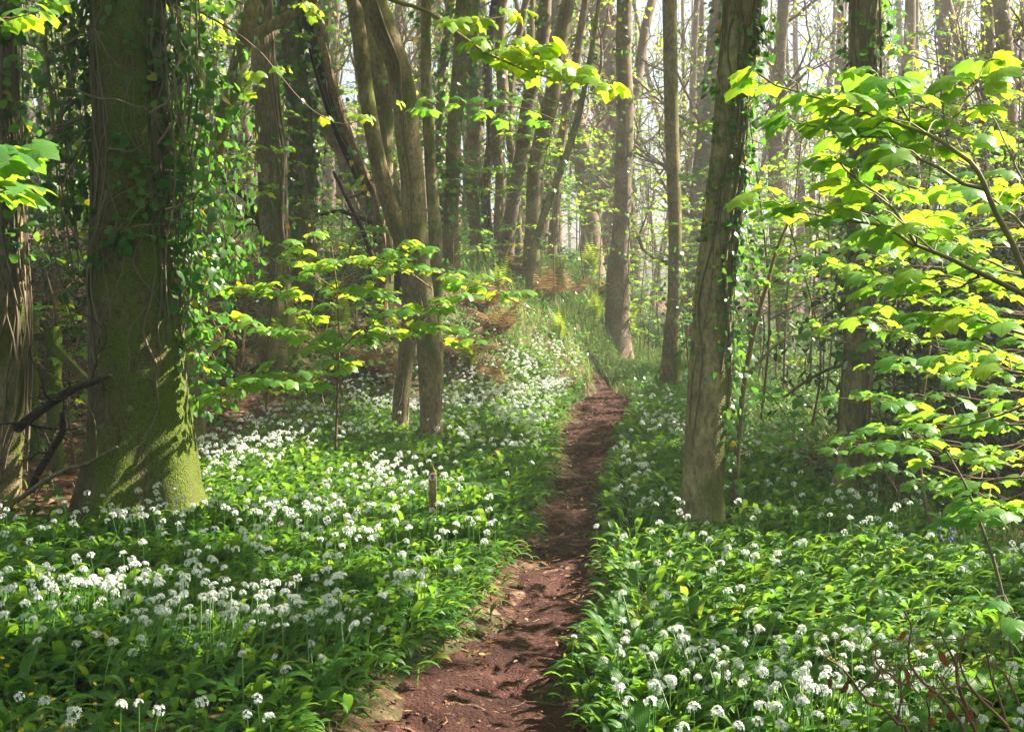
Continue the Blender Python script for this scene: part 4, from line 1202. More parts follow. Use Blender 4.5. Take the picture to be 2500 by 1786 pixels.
# understorey saplings deeper in: prototypes and copies
def under_proto(seed, H=2.6, nb=9, spread=.9):
    global rng
    rng = np.random.default_rng(seed)
    ms, ml = MB(), MB()
    q = np.array([[0, 0, -.1], [rng.normal(0, .06), rng.normal(0, .06), H * .4], [rng.normal(0, .15), rng.normal(0, .15), H]])
    p = spline(q, .1)
    ms.add(*tube(p, np.linspace(.016, .006, len(p)), 5))
    for i in range(nb):
        j = int(len(p) * rng.uniform(.25, 1)) - 1
        a = rng.uniform(0, 2 * PI)
        L = spread * rng.uniform(.5, 1)
        e = p[j] + [math.cos(a) * L, math.sin(a) * L, rng.uniform(.0, .35)]
        m = (p[j] + e) / 2 + [0, 0, .08]
        spray(ms, ml, np.array([p[j], m, e]), .006, .002, leaf=(.085, .13), gap=.2, side=.22, t0=.35, tmpl=SYC_FAR, petiole=False, sk=4)
    root = empty("sycamore_sapling", (0, 0, 0))
    ms.build("stem", [M['twig'], M['stalk']], root)
    ml.build("foliage", M['syc'], root)
    return root


up = [under_proto(201), under_proto(202, 3.4, 12, 1.1), under_proto(203, 1.8, 8, .8), under_proto(204, 4.2, 14, 1.0)]
rng = np.random.default_rng(78)
UT = [(1140, 540, 23, 0), (1060, 470, 22, 2), (1010, 500, 20, 2), (1250, 480, 24, 1), (1300, 430, 26, 1), (1340, 500, 27, 0), (1420, 480, 26, 3), (1450, 420, 30, 3), (1440, 540, 25, 0), (1530, 560, 24, 0), (1560, 400, 28, 3), (1700, 560, 20, 1), (1740, 500, 24, 3), (1790, 560, 22, 1),
      (1830, 520, 18, 3), (1880, 470, 24, 3), (1960, 560, 14, 1), (1690, 600, 14, 1), (1740, 560, 17, 3), (1800, 600, 13, 0), (1830, 560, 15, 1), (1980, 560, 12, 0), (2040, 560, 11, 1), (2120, 600, 12, 0), (1665, 520, 22, 3), (1860, 560, 22, 3), (1400, 560, 29, 1), (1470, 520, 27, 1), (1330, 560, 30, 3), (1210, 520, 27, 1), (1540, 560, 19, 0), (2020, 520, 15, 3), (2080, 560, 17, 3), (2140, 540, 14, 3), (2200, 580, 13, 1), (2250, 560, 15, 3), (1760, 620, 26, 0), (1690, 480, 30, 3), (540, 480, 22, 2), (650, 520, 24, 0), (760, 500, 26, 0), (480, 560, 18, 2), (150, 420, 14, 3), (60, 470, 16, 3), (120, 650, 13, 2),
      (820, 460, 24, 0), (990, 300, 28, 3), (1280, 330, 33, 3), (1500, 330, 36, 3), (1620, 440, 26, 3), (2220, 430, 20, 3), (1940, 400, 30, 3)]
cu, usedu = {}, set()
UL = ["mid-height leafy sycamore sapling", "broad leafy sycamore sapling", "short leafy sycamore sapling", "tall leafy sycamore sapling"]
for q in range(62):
    Yq = rng.uniform(17, 36)
    dq = rng.uniform(20, 2260)
    xq = float(ray(dq, 700)[0] * Yq)
    if path_d(np.array([xq]), np.array([Yq]))[0][0] < .8 or (900 < dq < 1340 and Yq < 21): continue
    UT.append((dq, 500, Yq, int(rng.integers(0, 4))))
UT += [(450, 500, 12.5, 2), (520, 500, 14, 0), (590, 500, 13.2, 2), (680, 500, 17, 0), (720, 500, 14.2, 2), (790, 500, 16.5, 2), (830, 500, 19, 0), (640, 500, 20, 1), (560, 500, 18, 3), (480, 500, 21, 1), (870, 500, 21, 1), (160, 500, 11, 2), (110, 500, 12, 0)]
UT.sort()
for dx, dy, Y, kd in UT:
    x = float(ray(dx, 700)[0] * Y)
    o = up[kd] if kd not in usedu else copy_thing(up[kd])
    usedu.add(kd)
    o.location = (x, Y, float(gz(x, Y)))
    o.rotation_euler = (0, 0, rng.uniform(0, 6.28))
    s = rng.uniform(.85, 1.2)
    o.scale = (s, s, s)
    nm, od = landmark(dx, cu, kd)
    tag(o, "%s in dappled light, %s such beyond the %s" % (UL[kd], od, nm), "sapling", "young sycamores in the understorey")


# ------------------------------------------------------------------ dark thicket
def thicket(label, x, y, w, h, n, seed):
    global rng
    rng = np.random.default_rng(seed)
    ms, ml = MB(), MB()
    tips = []
    for i in range(26):
        b = np.array([x + rng.uniform(-w, w) * .8, y + rng.uniform(-w, w) * .6, 0.0])
        b[2] = gz(b[0], b[1]) - .05
        limb(ms, b, [rng.normal(0, .45), rng.normal(0, .45), 1], h * rng.uniform(.7, 1.1), .014, 2, 5, 0, tips, .1, .25, 4)
    tp = np.array([t[0] for t in tips])
    k = rng.integers(0, len(tp), n)
    p = tp[k] + rng.normal(0, .09, (n, 3))
    p = p[p[:, 2] > gz(p[:, 0], p[:, 1]) + .05 + .6 * rng.random(n)]
    m = len(p)
    add_leaves(ml, LANCE, p, nrm(rng.normal(0, 1, (m, 3)) + [0, 0, -.2]), nrm(rng.normal(0, .6, (m, 3)) + [0, -.3, .8]), rng.uniform(.05, .10, m) * 1.1)
    root = empty("evergreen_shrub", (x, y, float(gz(x, y))))
    tag(root, label, "shrub", "dark evergreen thicket")
    ms.build("stem", M['twig'], root)
    ml.build("foliage", M['dark_leaf'], root)


rng = np.random.default_rng(79)
tiers = []
for (x0, y0, x1, y1, Ya, Yb) in [(2330, 640, 1900, 600, 6.6, 7.2), (2330, 720, 1820, 690, 7.0, 7.6), (2330, 780, 1960, 740, 6.5, 7.0), (2330, 850, 1930, 830, 7.0, 7.5), (2330, 900, 2000, 900, 6.4, 6.8), (2330, 980, 1960, 960, 6.8, 7.2), (2330, 1040, 2040, 1050, 6.4, 6.8),
                                 (2330, 560, 1700, 600, 7.4, 8.2), (2330, 500, 1960, 470, 6.6, 7.4), (2330, 420, 2040, 380, 6.6, 7.2), (2330, 1100, 2110, 1090, 6.2, 6.4)]:
    tt = np.linspace(0, 1, 6)
    q = np.column_stack([x0 + (x1 - x0) * tt, y0 + (y1 - y0) * tt + 24 * np.sin(tt * 4 + x1), Ya + (Yb - Ya) * tt])
    tiers.append((DP(*q), {}))
sapling("airy sycamore sapling with many thin tiers between the boughs and the dark thicket", tiers, r0=.007, r1=.002, leaf=(.075, .12), gap=.19, side=.30, t0=.05, vary=.5, cluster=3, ls=.72)

thicket("dark evergreen shrub crowding up to the bare-footed ivy-clad trunk", 4.0, 10.4, .6, 1.9, 4500, 301)
thicket("tallest dark evergreen shrub of the thicket, tangled with twigs", 4.9, 10.6, .7, 2.1, 6500, 302)
thicket("dark evergreen shrub at the thicket's outer end by the picture's edge", 5.6, 12, .8, 2.2, 6000, 303)
thicket("low dark evergreen shrub nearest the garlic at the thicket's foot", 3.9, 8.9, .45, 1.0, 2600, 304)
thicket("dark evergreen shrub deep behind the mossy giant and the edge trunk", -5.0, 13.5, .8, 2.2, 4200, 305)
thicket("dark evergreen shrub between creeper-wrapped trunk and the slim leaning fork", -5.3, 19, .9, 3.0, 3500, 306)


# ------------------------------------------------------------------ garlic carpet
def garlic_density(x, y):
    pd, sd = path_d(x, y)
    yl = np.interp(x, [-9, -4.2, -3.2, -2.9, -2.4, -1.9, -1, 0, .7, 1.2, 1.7, 2.0], [8.6, 9.2, 10.5, 13.5, 15.2, 15.8, 16.4, 18.5, 19.8, 20.8, 22.0, 21])
    yr = np.interp(x, [.2, .6, 1.0, 1.6, 2.0, 2.2, 2.45, 2.8, 3.2, 4, 6], [18, 20, 20.5, 20, 17, 13, 9.6, 7.2, 6.5, 6.0, 5.6])
    lim = np.where(sd < 0, yl, yr)
    d = np.clip((lim - y) / 1.0 + fbm(x * 1.2, y * 1.2, 0, 15) - .5, 0, 1)
    d = d * np.clip((pd - .02 - .008 * (y - 4) + .10 * (fbm(x * 3, y * 3, 0, 8) - .5)) / .12, 0, 1)
    # corner with yellow flowers, and the bare hollow between the two trunks
    d = d * np.where((x < -.9) & (y < 4.55 - .25 * (x + 1.2)), .35, 1)
    d = d * np.where((x < -2.75) & (y > 7.6), np.clip(.8 - (y - 7.6), 0, 1), 1)
    far_patch = ((x - 5.1) / 1.4) ** 2 + ((y - 25.5) / 3.5) ** 2 < 1
    return np.where(far_patch, .6, d)


rng = np.random.default_rng(21)


def in_view(x, y, m=.6):
    return (np.abs(x) < .415 * y + m)


def scatter(n_per, x0, x1, y0, y1):
    n = int(n_per * (x1 - x0) * (y1 - y0))
    x, y = rng.uniform(x0, x1, n), rng.uniform(y0, y1, n)
    k = in_view(x, y)
    return x[k], y[k]


def bases_clear(x, y):
    ok = ~((np.abs(x + .50) < .04) & (y > 7.86) & (y < 7.95))
    for root, T in near_trees:
        c, r = T.C[2], T.R[2]
        ok &= (x - c[0]) ** 2 + (y - c[1]) ** 2 > (r * 1.25 + .02) ** 2
    return ok


mb = MB()
for (y0, y1, dens, lo) in [(3.4, 6.5, 360, 0), (6.5, 10, 300, 0), (10, 15, 220, 1), (15, 29, 130, 1)]:
    x, y = scatter(dens, -8, 7, y0, y1)
    k = (rng.random(len(x)) < garlic_density(x, y)) & bases_clear(x, y)
    x, y = x[k], y[k]
    T_ = GARLIC_LO if lo else GARLIC
    for rep in range(3):
        m = len(x)
        px_, py_ = x + rng.normal(0, .03, m), y + rng.normal(0, .03, m)
        a = rng.normal(-.55, 1.15, m)              # leaves tend to lean to the open light over the path
        pd, sd = path_d(px_, py_)
        near = pd < .25
        a = np.where(near & (sd > 0), rng.normal(PI, .8, m), a)
        a = np.where(near & (sd < 0), rng.normal(-.1, .7, m), a)
        d = np.stack([np.cos(a), np.sin(a), rng.normal(0, .10, m)], -1)
        nn = np.stack([rng.normal(0, .22, m), rng.normal(0, .22, m), np.ones(m)], -1)
        s = rng.uniform(.13, .235, m) * (.8 + .4 * fbm(px_ * .8, py_ * .8, 0, 91))
        s = np.where(pd < .15, s * .85, s)
        kind = rng.integers(0, len(T_), m)
        v = np.clip(rng.beta(2.2, 2.5, m) * .93 + (rng.random(m) < .012) * .6, 0, 1)
        pos = np.stack([px_, py_, gz(px_, py_) - .01], -1)
        for q in range(len(T_)):
            kk = kind == q
            if kk.any():
                sz = np.stack([s[kk] * rng.uniform(.85, 1.35, kk.sum()), s[kk], s[kk] * rng.uniform(.85, 1.1, kk.sum())], -1)
                V, Fa, lc = place(T_[q], pos[kk], d[kk], nn[kk], sz)
                mb.add(V, Fa, 0, np.repeat(v[kk], len(T_[q][0])), lc)
tag(mb.build("garlic_leaves", M['garlic']), "dense carpet of broad green wild garlic leaves", "ground cover", None, "stuff")


def umbel(seed, nf=16, pet=6, rad=.0165, wide=.0029, plen=.0135, stalks=True):
    r_ = np.random.default_rng(seed)
    V, Fa, vs = [], [], []
    VS, FS = [], []
    n0 = 0
    ns = 0
    for i in range(nf):
        z = r_.uniform(-.15, 1)
        a = i * 2.399 + r_.normal(0, .3)
        d = nrm(np.array([math.cos(a) * math.sqrt(max(0, 1 - z * z)), math.sin(a) * math.sqrt(max(0, 1 - z * z)), z]))
        c = d * rad * r_.uniform(.8, 1.1)
        s = nrm(np.cross(d, [.3, .5, .8]))
        b = np.cross(d, s)
        if stalks:
            q = np.array([[0, 0, 0], c])
            v, f = tube(q, .0007, 3)
            VS.append(v); FS.append(f + ns); ns += len(v)
        for p in range(pet):
            t = p / pet * 2 * PI + r_.normal(0, .12)
            o = s * math.cos(t) + b * math.sin(t)
            o2 = -s * math.sin(t) + b * math.cos(t)
            L = plen * r_.uniform(.85, 1.15)
            tip = c + o * L + d * L * .30
            mid = c + o * L * .5 + d * L * .30
            V += [c, mid - o2 * wide / 2, tip, mid + o2 * wide / 2]
            Fa.append((n0, n0 + 1, n0 + 2, n0 + 3)); n0 += 4
    return (np.array(V), np.array(Fa)), ((np.vstack(VS), np.vstack(FS)) if stalks else None)


# flower positions, clustered
mbf = []
x, y = scatter(210, -8, 7, 3.7, 29)
cl = fbm(x * 1.15, y * .85, 0, 61, 3)
cl2 = fbm(x * 3.2, y * 3.2, 0, 64, 2)
dens = garlic_density(x, y)
pr_ = np.clip((cl - .34) * 2.2, .05, 1) * np.clip((cl2 - .25) * 2.2, .1, 1)
pd, sd = path_d(x, y)
pr_ = pr_ * np.clip(pd / .35, .12, 1) * np.where(sd > 0, .62, 1)
pr_ = np.where((sd > 0) & (y > 6.0) & (y < 8.2), pr_ * .45, pr_)
pr_ = np.where((x > 0) & (x < 1.9) & (y > 14) & (sd < 0), np.clip(pr_ * 2.2, 0, 1), pr_)
pr_ = pr_ * np.where(y > 9, 1.0, .72)
k = (rng.random(len(x)) < pr_ * dens) & bases_clear(x, y)
x, y = x[k], y[k]
# a few dense clumps close to the camera
cxs = [(60, 1330, 26), (140, 1320, 30), (210, 1315, 26), (300, 1300, 14), (340, 1330, 16), (430, 1320, 26), (490, 1335, 30), (540, 1370, 26), (600, 1340, 20), (690, 1345, 22), (760, 1330, 18), (640, 1380, 12), (350, 1380, 10), (240, 1390, 10), (1400, 1480, 20), (1460, 1520, 14), (1560, 1500, 24), (1600, 1470, 22),
       (1720, 1480, 30), (1780, 1500, 34), (1840, 1530, 26), (1900, 1470, 24), (1960, 1460, 22), (1960, 1540, 20), (2050, 1510, 16), (1600, 1540, 14), (1450, 1440, 10), (1350, 1390, 12), (530, 1010, 26), (480, 1040, 24), (700, 1120, 26), (760, 1130, 22), (820, 1160, 26), (620, 1140, 16), (560, 1200, 20), (300, 1140, 12), (350, 1160, 10), (270, 1120, 8), (900, 1200, 14), (1150, 760, 26), (1200, 790, 22), (1260, 760, 22), (1180, 830, 20)]
ex, ey = [], []
for dx, dy, n in cxs:
    g = on_ground(np.array([dx]), np.array([dy]), .24)[0]
    sg = .10 + .014 * g[1]
    n = int(n * (1.0 if dx < 1100 else .6))
    ex.append(rng.normal(g[0], sg, n)); ey.append(rng.normal(g[1], sg * 1.3, n))
ex, ey = np.concatenate(ex), np.concatenate(ey)
pd, sd = path_d(ex, ey)
k = (pd > .05) & bases_clear(ex, ey)
x, y = np.concatenate([x, ex[k]]), np.concatenate([y, ey[k]])
hgt = rng.uniform(.20, .31, len(x))
vis = in_view(x, y, -.05) & (y > 4.15)
order = np.argsort(np.where(vis, y, 1e3))
ind, rest = order[:300], order[300:]
# individuals: stalk and flower head as parts, shared meshes
heads, stalks_ = [], []
zone = lambda X, Yv: ("white garlic flower head in the shade beyond the path's near end" if X > .2 and Yv < 5.6 else
                      "white garlic flower head in the front clumps facing the yellow celandines" if X < -.2 and Yv < 5.6 else
                      "white garlic flower head standing back from the path in the nearer drift")
for v in range(7):
    (hv, hs) = umbel(400 + v, nf=int(np.random.default_rng(v).integers(10, 17)) if v < 6 else 6)
    m_ = MB(); m_.add(hv[0], hv[1], 0, .6); m_.add(hs[0], hs[1], 1, .5)
    proto_h = m_.build("flower_head", [M['petal'], M['stalk']])
    m_ = MB()
    r2 = np.random.default_rng(v + 50)
    q = spline(np.array([[0, 0, -.02], [r2.normal(0, .015), r2.normal(0, .015), .5], [r2.normal(0, .05), r2.normal(0, .05), 1.0]]), .12)
    tv, tf = tube(np.column_stack([q[:, :2], q[:, 2]]), .0023, 4)
    m_.add(tv, tf, 0, .5)
    proto_s = m_.build("stalk", M['stalk'])
    heads.append((proto_h, q[-1])); stalks_.append(proto_s)
first = set()
for i in ind:
    v = int(rng.integers(0, 6)) if rng.random() < .87 else 6
    h = hgt[i]
    root = empty("garlic_flower", (x[i], y[i], float(gz(x[i], y[i]))))
    tag(root, zone(x[i], y[i]), "flower", zone(x[i], y[i]).replace("flower head", "flowers"))
    ho, so = (heads[v][0], stalks_[v]) if v not in first else (heads[v][0].copy(), stalks_[v].copy())
    if v in first:
        C.objects.link(ho); C.objects.link(so)
    first.add(v)
    so.parent = root; ho.parent = root
    so.scale = (.33, .33, h)
    so.scale = (1, 1, h)
    e = heads[v][1]
    ho.location = (e[0], e[1], h * e[2])
    ho.rotation_euler = (rng.normal(.1, .4), rng.normal(0, .4), rng.uniform(0, 6.28))
    s = rng.uniform(.6, .95)
    ho.scale = (s, s, s * rng.uniform(.65, 1))
# the rest as one mass
mb = MB()
xr, yr, hr = x[rest], y[rest], hgt[rest]
lod = [umbel(500 + v, nf=11, pet=5, rad=.021, wide=.0062, plen=.0115, stalks=False)[0] for v in range(4)]
kind = rng.integers(0, 4, len(xr))
pos = np.stack([xr, yr, gz(xr, yr) + hr], -1)
tilt = np.stack([rng.normal(0, .25, len(xr)), rng.normal(0, .25, len(xr)), np.ones(len(xr))], -1)
for q in range(4):
    k = kind == q
    V, Fa, lc = place(lod[q], pos[k], np.tile([[.6, .8, 0]], (k.sum(), 1)) + rng.normal(0, .3, (k.sum(), 3)), tilt[k], rng.uniform(.65, .98, k.sum()))
    mb.add(V, Fa, 0, .6)
for i in range(len(xr)):
    if yr[i] < 9:
        b = pos[i] - [rng.normal(0, .02), rng.normal(0, .02), hr[i]]
        mb.add(*tube(np.array([b, (b + pos[i]) / 2 + rng.normal(0, .01, 3), pos[i]]), .0022, 3), 1, .5)
tag(mb.build("garlic_blossom", [M['petal'], M['stalk']]), "countless white wild garlic flowers drifting back through the wood", "ground cover", None, "stuff")

# ------------------------------------------------------------------ grass, sedge, low greenery
mb = MB()


def grass(n_per, x0, x1, y0, y1, mask, L=(.12, .3), wd=1.0, mi=0, lean=None):
    x, y = scatter(n_per, x0, x1, y0, y1)
    k = rng.random(len(x)) < mask(x, y)
    x, y = x[k], y[k]
    m = len(x)
    a = rng.uniform(0, 2 * PI, m) if lean is None else rng.normal(lean, .6, m)
    d = np.stack([np.cos(a), np.sin(a), rng.normal(0, .2, m)], -1)
    s = rng.uniform(*L, m)
    kind = rng.integers(0, 3, m)
    pos = np.stack([x, y, gz(x, y) - .01], -1)
    for q in range(3):
        kk = kind == q
        add_leaves(mb, BLADES[q], pos[kk], d[kk], np.tile([[0, 0, 1.0]], (kk.sum(), 1)), np.stack([s[kk] * wd, s[kk], s[kk]], -1), mi, rng.random(kk.sum()))


ogd = lambda x, y: 1 - np.clip(garlic_density(x, y) * 1.3, 0, 1)
opath = lambda x, y: (path_d(x, y)[0] > .02) * 1.0
grass(420, -1.5, 7, 17, 29, lambda x, y: (x > np.interp(y, [17, 18, 22, 27], [2.3, 0, -1.2, -1.5])) * ogd(x, y) * opath(x, y) * np.clip(fbm(x, y, 0, 4) * 2.2 - .5, .1, 1), (.12, .34), 1.6)
grass(900, .9, 3.4, 20.6, 26.5, lambda x, y: (path_d(x, y)[0] > .0) * (x > np.interp(y, [20, 22.4, 26], [1.9, 1.2, .9])) * .9, (.14, .36), 1.3)
grass(120, -2, 9, 27, 38, lambda x, y: np.clip(fbm(x * .5, y * .5, 0, 4) * 2.2 - .5, .05, 1) * (x > -2), (.15, .35), 2.2)
grass(70, 2, 16, 30, 50, lambda x, y: .5, (.15, .35), 3)
grass(380, 1.7, 7, 6, 22, lambda x, y: ogd(x, y) * np.clip(fbm(x * .9, y * .9, 0, 14) * 2.6 - .6, .05, 1), (.10, .26), 1.5)
grass(60, -7, 0, 22, 36, lambda x, y: np.clip(fbm(x * .6, y * .6, 0, 24) * 2.5 - .8, .05, 1), (.12, .28), 2.0)
grass(90, -3, .5, 14, 22, lambda x, y: ogd(x, y) * .5, (.12, .3), 1.5)
grass(60, -6, -2, 9, 13, lambda x, y: .35 * ogd(x, y), (.1, .28), 1.3)
grass(150, -2.6, -.9, 3.7, 4.8, lambda x, y: .5 * (y < 4.55 - .25 * (x + 1.2)), (.08, .2), 1.0)
tag(mb.build("grass", M['grass']), "fine green grass on the bank and forest floor", "grass", None, "stuff")
mb = MB()
for dx, dy, n in [(1390, 620, 260), (1420, 660, 260), (1440, 610, 200), (1400, 690, 200), (1450, 690, 200), (1470, 640, 250), (1360, 640, 250), (1430, 730, 250)]:
    g = on_ground(np.array([dx]), np.array([dy + 15.0]))[0]
    m = n
    px_, py_ = rng.normal(g[0], .18, m), rng.normal(g[1], .18, m)
    a = rng.normal(-.9, .9, m)
    d = np.stack([np.cos(a), np.sin(a), rng.normal(0, .25, m)], -1)
    s = rng.uniform(.3, .6, m)
    add_leaves(mb, BLADES[1], np.stack([px_, py_, gz(px_, py_)], -1), d, np.tile([[0, 0, 1.0]], (m, 1)), np.stack([s * 1.0, s, s], -1))
tag(mb.build("sedge", M['sedge']), "bluish arching sedge blades spilling down the fern bank", "grass", None, "stuff")

# low broad weeds on the forest floor and celandine leaves
mb = MB()
for (n_per, x0, x1, y0, y1, f, sz) in [(260, -2.8, -.85, 3.7, 4.8, lambda x, y: (y < 4.6 - .25 * (x + 1.2)) * .9, (.022, .042)), (90, 1.9, 8, 6, 24, lambda x, y: ogd(x, y) * .7, (.035, .075)),
                                       (80, -8, -1, 8, 26, lambda x, y: ogd(x, y) * np.clip(fbm(x, y, 0, 71) * 3 - 1.1, 0, 1), (.03, .07)), (60, -3, 3.5, 15, 26, lambda x, y: ogd(x, y) * opath(x, y) * .8, (.035, .08)), (14, -12, 16, 26, 48, lambda x, y: .6, (.08, .16))]:
    x, y = scatter(n_per, x0, x1, y0, y1)
    k = rng.random(len(x)) < f(x, y)
    x, y = x[k], y[k]
    for rep in range(3):
        m = len(x)
        p = np.stack([x + rng.normal(0, .05, m), y + rng.normal(0, .05, m), 0 * x], -1)
        p[:, 2] = gz(p[:, 0], p[:, 1]) + rng.uniform(.02, .22, m) * (sz[1] / .07)
        add_leaves(mb, IVY, p, nrm(rng.normal(0, 1, (m, 3)) * [1, 1, .3]), nrm(rng.normal(0, .35, (m, 3)) + [0, -.1, 1]), rng.uniform(*sz, m))
tag(mb.build("ground_weeds", M['celandine']), "low round-leaved weeds scattered over the forest floor", "ground cover", None, "stuff")

# leaf litter: curled brown leaves on path and floor
mb = MB()
for (n_per, x0, x1, y0, y1, f, sz) in [(170, -1.2, 2.5, 3.6, 22, lambda x, y: (np.abs(path_d(x, y)[0] + .02) < .12) * .9 + (path_d(x, y)[0] < -.12) * .4, (.015, .05)), (90, 1.9, 6, 5.5, 16, lambda x, y: ogd(x, y) * .8, (.04, .08)), (60, -7, -1.5, 8.5, 24, lambda x, y: ogd(x, y) * .9, (.05, .09))]:
    x, y = scatter(n_per, x0, x1, y0, y1)
    k = rng.random(len(x)) < f(x, y)
    x, y = x[k], y[k]
    m = len(x)
    p = np.stack([x, y, gz(x, y) + .018 + rng.uniform(0, .015, m)], -1)
    add_leaves(mb, LANCE if sz[1] < .06 else SYC_FAR, p, nrm(rng.normal(0, 1, (m, 3)) * [1, 1, .25]), nrm(rng.normal(0, .35, (m, 3)) + [0, 0, 1]), np.stack([rng.uniform(*sz, m) * 1.3, rng.uniform(*sz, m), rng.uniform(*sz, m) * 2], -1), 0, rng.beta(1.2, 1.6, m))
for i in range(420):
    yv = rng.uniform(3.8, 20)
    l, r = np.interp(yv, PY, PL), np.interp(yv, PY, PR)
    xv = rng.uniform(l - .1, r + .1)
    a = rng.uniform(0, PI)
    L = rng.uniform(.03, .14)
    p = np.array([[xv, yv, 0], [xv + math.cos(a) * L * .5, yv + math.sin(a) * L * .5, 0], [xv + math.cos(a + .3) * L, yv + math.sin(a + .3) * L, 0]])
    p[:, 2] = gz(p[:, 0], p[:, 1]) + .016
    mb.add(*tube(p, rng.uniform(.0015, .004), 4), 0, rng.uniform(.3, .9))
tag(mb.build("leaf_litter", M['dead_leaf']), "dry brown leaves and twig scraps littering path and floor", "litter", None, "stuff")


# small stones trodden into the path
g_ = (1 + 5 ** .5) / 2
ICO = (nrm(np.array([(-1, g_, 0), (1, g_, 0), (-1, -g_, 0), (1, -g_, 0), (0, -1, g_), (0, 1, g_), (0, -1, -g_), (0, 1, -g_), (g_, 0, -1), (g_, 0, 1), (-g_, 0, -1), (-g_, 0, 1)])),
       np.array([(0, 11, 5), (0, 5, 1), (0, 1, 7), (0, 7, 10), (0, 10, 11), (1, 5, 9), (5, 11, 4), (11, 10, 2), (10, 7, 6), (7, 1, 8), (3, 9, 4), (3, 4, 2), (3, 2, 6), (3, 6, 8), (3, 8, 9), (4, 9, 5), (2, 4, 11), (6, 2, 10), (8, 6, 7), (9, 8, 1)]))
mb = MB()
x, y = scatter(55, -1.2, 2.3, 3.6, 21)
k = path_d(x, y)[0] < .04
x, y = x[k], y[k]
m = len(x)
r_ = rng.uniform(.004, .011, m) * np.where(rng.random(m) < .12, 2.2, 1)
add_leaves(mb, ICO, np.stack([x, y, gz(x, y) + .012 + r_ * .2], -1), rng.normal(0, 1, (m, 3)) * [1, 1, .1], np.tile([[0, 0, 1.0]], (m, 1)), np.stack([r_ * rng.uniform(.8, 1.4, m), r_ * 1.2, r_ * .7], -1))
tag(mb.build("pebbles", M['root']), "small reddish stones trodden into the path", "stones", None, "stuff")


# ------------------------------------------------------------------ ferns
def frond_mesh(name, mat, n=20, L=1.0, droop=1.0, seed=0, w_=.17):
    r_ = np.random.default_rng(seed)
    t = np.linspace(0, 1, n)
    ang = R(72) - droop * t ** 1.4
    y = np.concatenate([[0], np.cumsum(np.cos(ang[:-1]))]) / n * L
    z = np.concatenate([[0], np.cumsum(np.sin(ang[:-1]))]) / n * L
    c = np.column_stack([r_.normal(0, .004, n).cumsum(), y, z])
    m_ = MB()
    m_.add(*tube(c, np.linspace(.006, .0015, n), 4), 0, .3)
    V, Fa, k = [], [], 0
    T = nrm(np.gradient(c, axis=0))
    for i in range(2, n):
        w = w_ * math.sin(min(1, (t[i] + .12) * 1.05) ** .8 * PI) + .012
        for s in (-1, 1):
            o = nrm(np.array([s, 0, -.12]) + T[i] * .35 + r_.normal(0, .05, 3))
            f = T[i] * L / n * .36
            V += [c[i] - f * .6, c[i] + f * .7, c[i] + o * w * .6 + f * .6 + [0, 0, -.01], c[i] + o * w + [0, 0, -.03 * w / .15], c[i] + o * w * .6 - f * .5 + [0, 0, -.01]]
            Fa.append((k, k + 4, k + 3)); Fa.append((k, k + 3, k + 2)); Fa.append((k, k + 2, k + 1)); k += 5
    m_.add(np.array(V), np.array(Fa), 0, np.repeat(r_.random(len(V) // 5), 5))
    return m_.build(name, mat)


def fern(label, protos_, dx, dy, n, size, up_=(0, .45), used=set(), arc=(0, 2 * PI), group="ferns on the bank", zoff=0.02):
    g = on_ground(np.array([float(dx)]), np.array([float(dy)]))[0]
    root = empty("fern", (g[0], g[1], g[2] + zoff))
    tag(root, label, "fern", group)
    size *= 1.3
    for i in range(n):
        p = protos_[i % len(protos_)]
        if p.name not in used:
            o = p; used.add(p.name)
        else:
            o = p.copy(); C.objects.link(o)
        o.parent = root
        o.location = (0, 0, 0)
        a = arc[0] + (arc[1] - arc[0]) * (i + rng.uniform(-.3, .3)) / n
        o.rotation_euler = (rng.uniform(*up_), 0, a)
        s = size * rng.uniform(.75, 1.15)
        o.scale = (s, s, s)
    return root


gf = [frond_mesh("frond", M['fern'], 22, 1, d_, s_) for d_, s_ in ((1.0, 1), (.6, 2), (1.5, 3))]
bf = [frond_mesh("frond", M['bracken'], 18, 1, d_, s_, .2) for d_, s_ in ((1.2, 4), (1.7, 5), (.9, 6))]
for lb, dx, dy, n, s in [("largest bright green fern crowning the bank beneath the crooked trunk", 1312, 622, 14, .95), ("green fern standing out of the bluish sedge above the path's end", 1395, 750, 10, .85), ("narrow green fern upright beside dead bracken on the bank", 1352, 685, 9, .65),
                         ("small green fern above the white garlic mound", 1320, 720, 7, .65), ("green fern tucked under the bank's brow near brown fronds", 1235, 650, 8, .7), ("fresh fern among garlic flowers at the mound's edge", 1242, 760, 6, .6), ("small fern sprouting on the mossy fallen log", 668, 775, 7, .55),
                         ("fern tuft at the foot of the thicker twin stem's bank", 1040, 830, 7, .6), ("faint fern deep in grass past the slim path-end trunk", 1455, 640, 7, .6), ("dim fern low in the shade beside the log's upper end", 760, 745, 6, .6), ("pale fern half hidden beneath the bank-top clump", 1110, 660, 7, .65)]:
    fern(lb, gf, dx, dy, n, s)
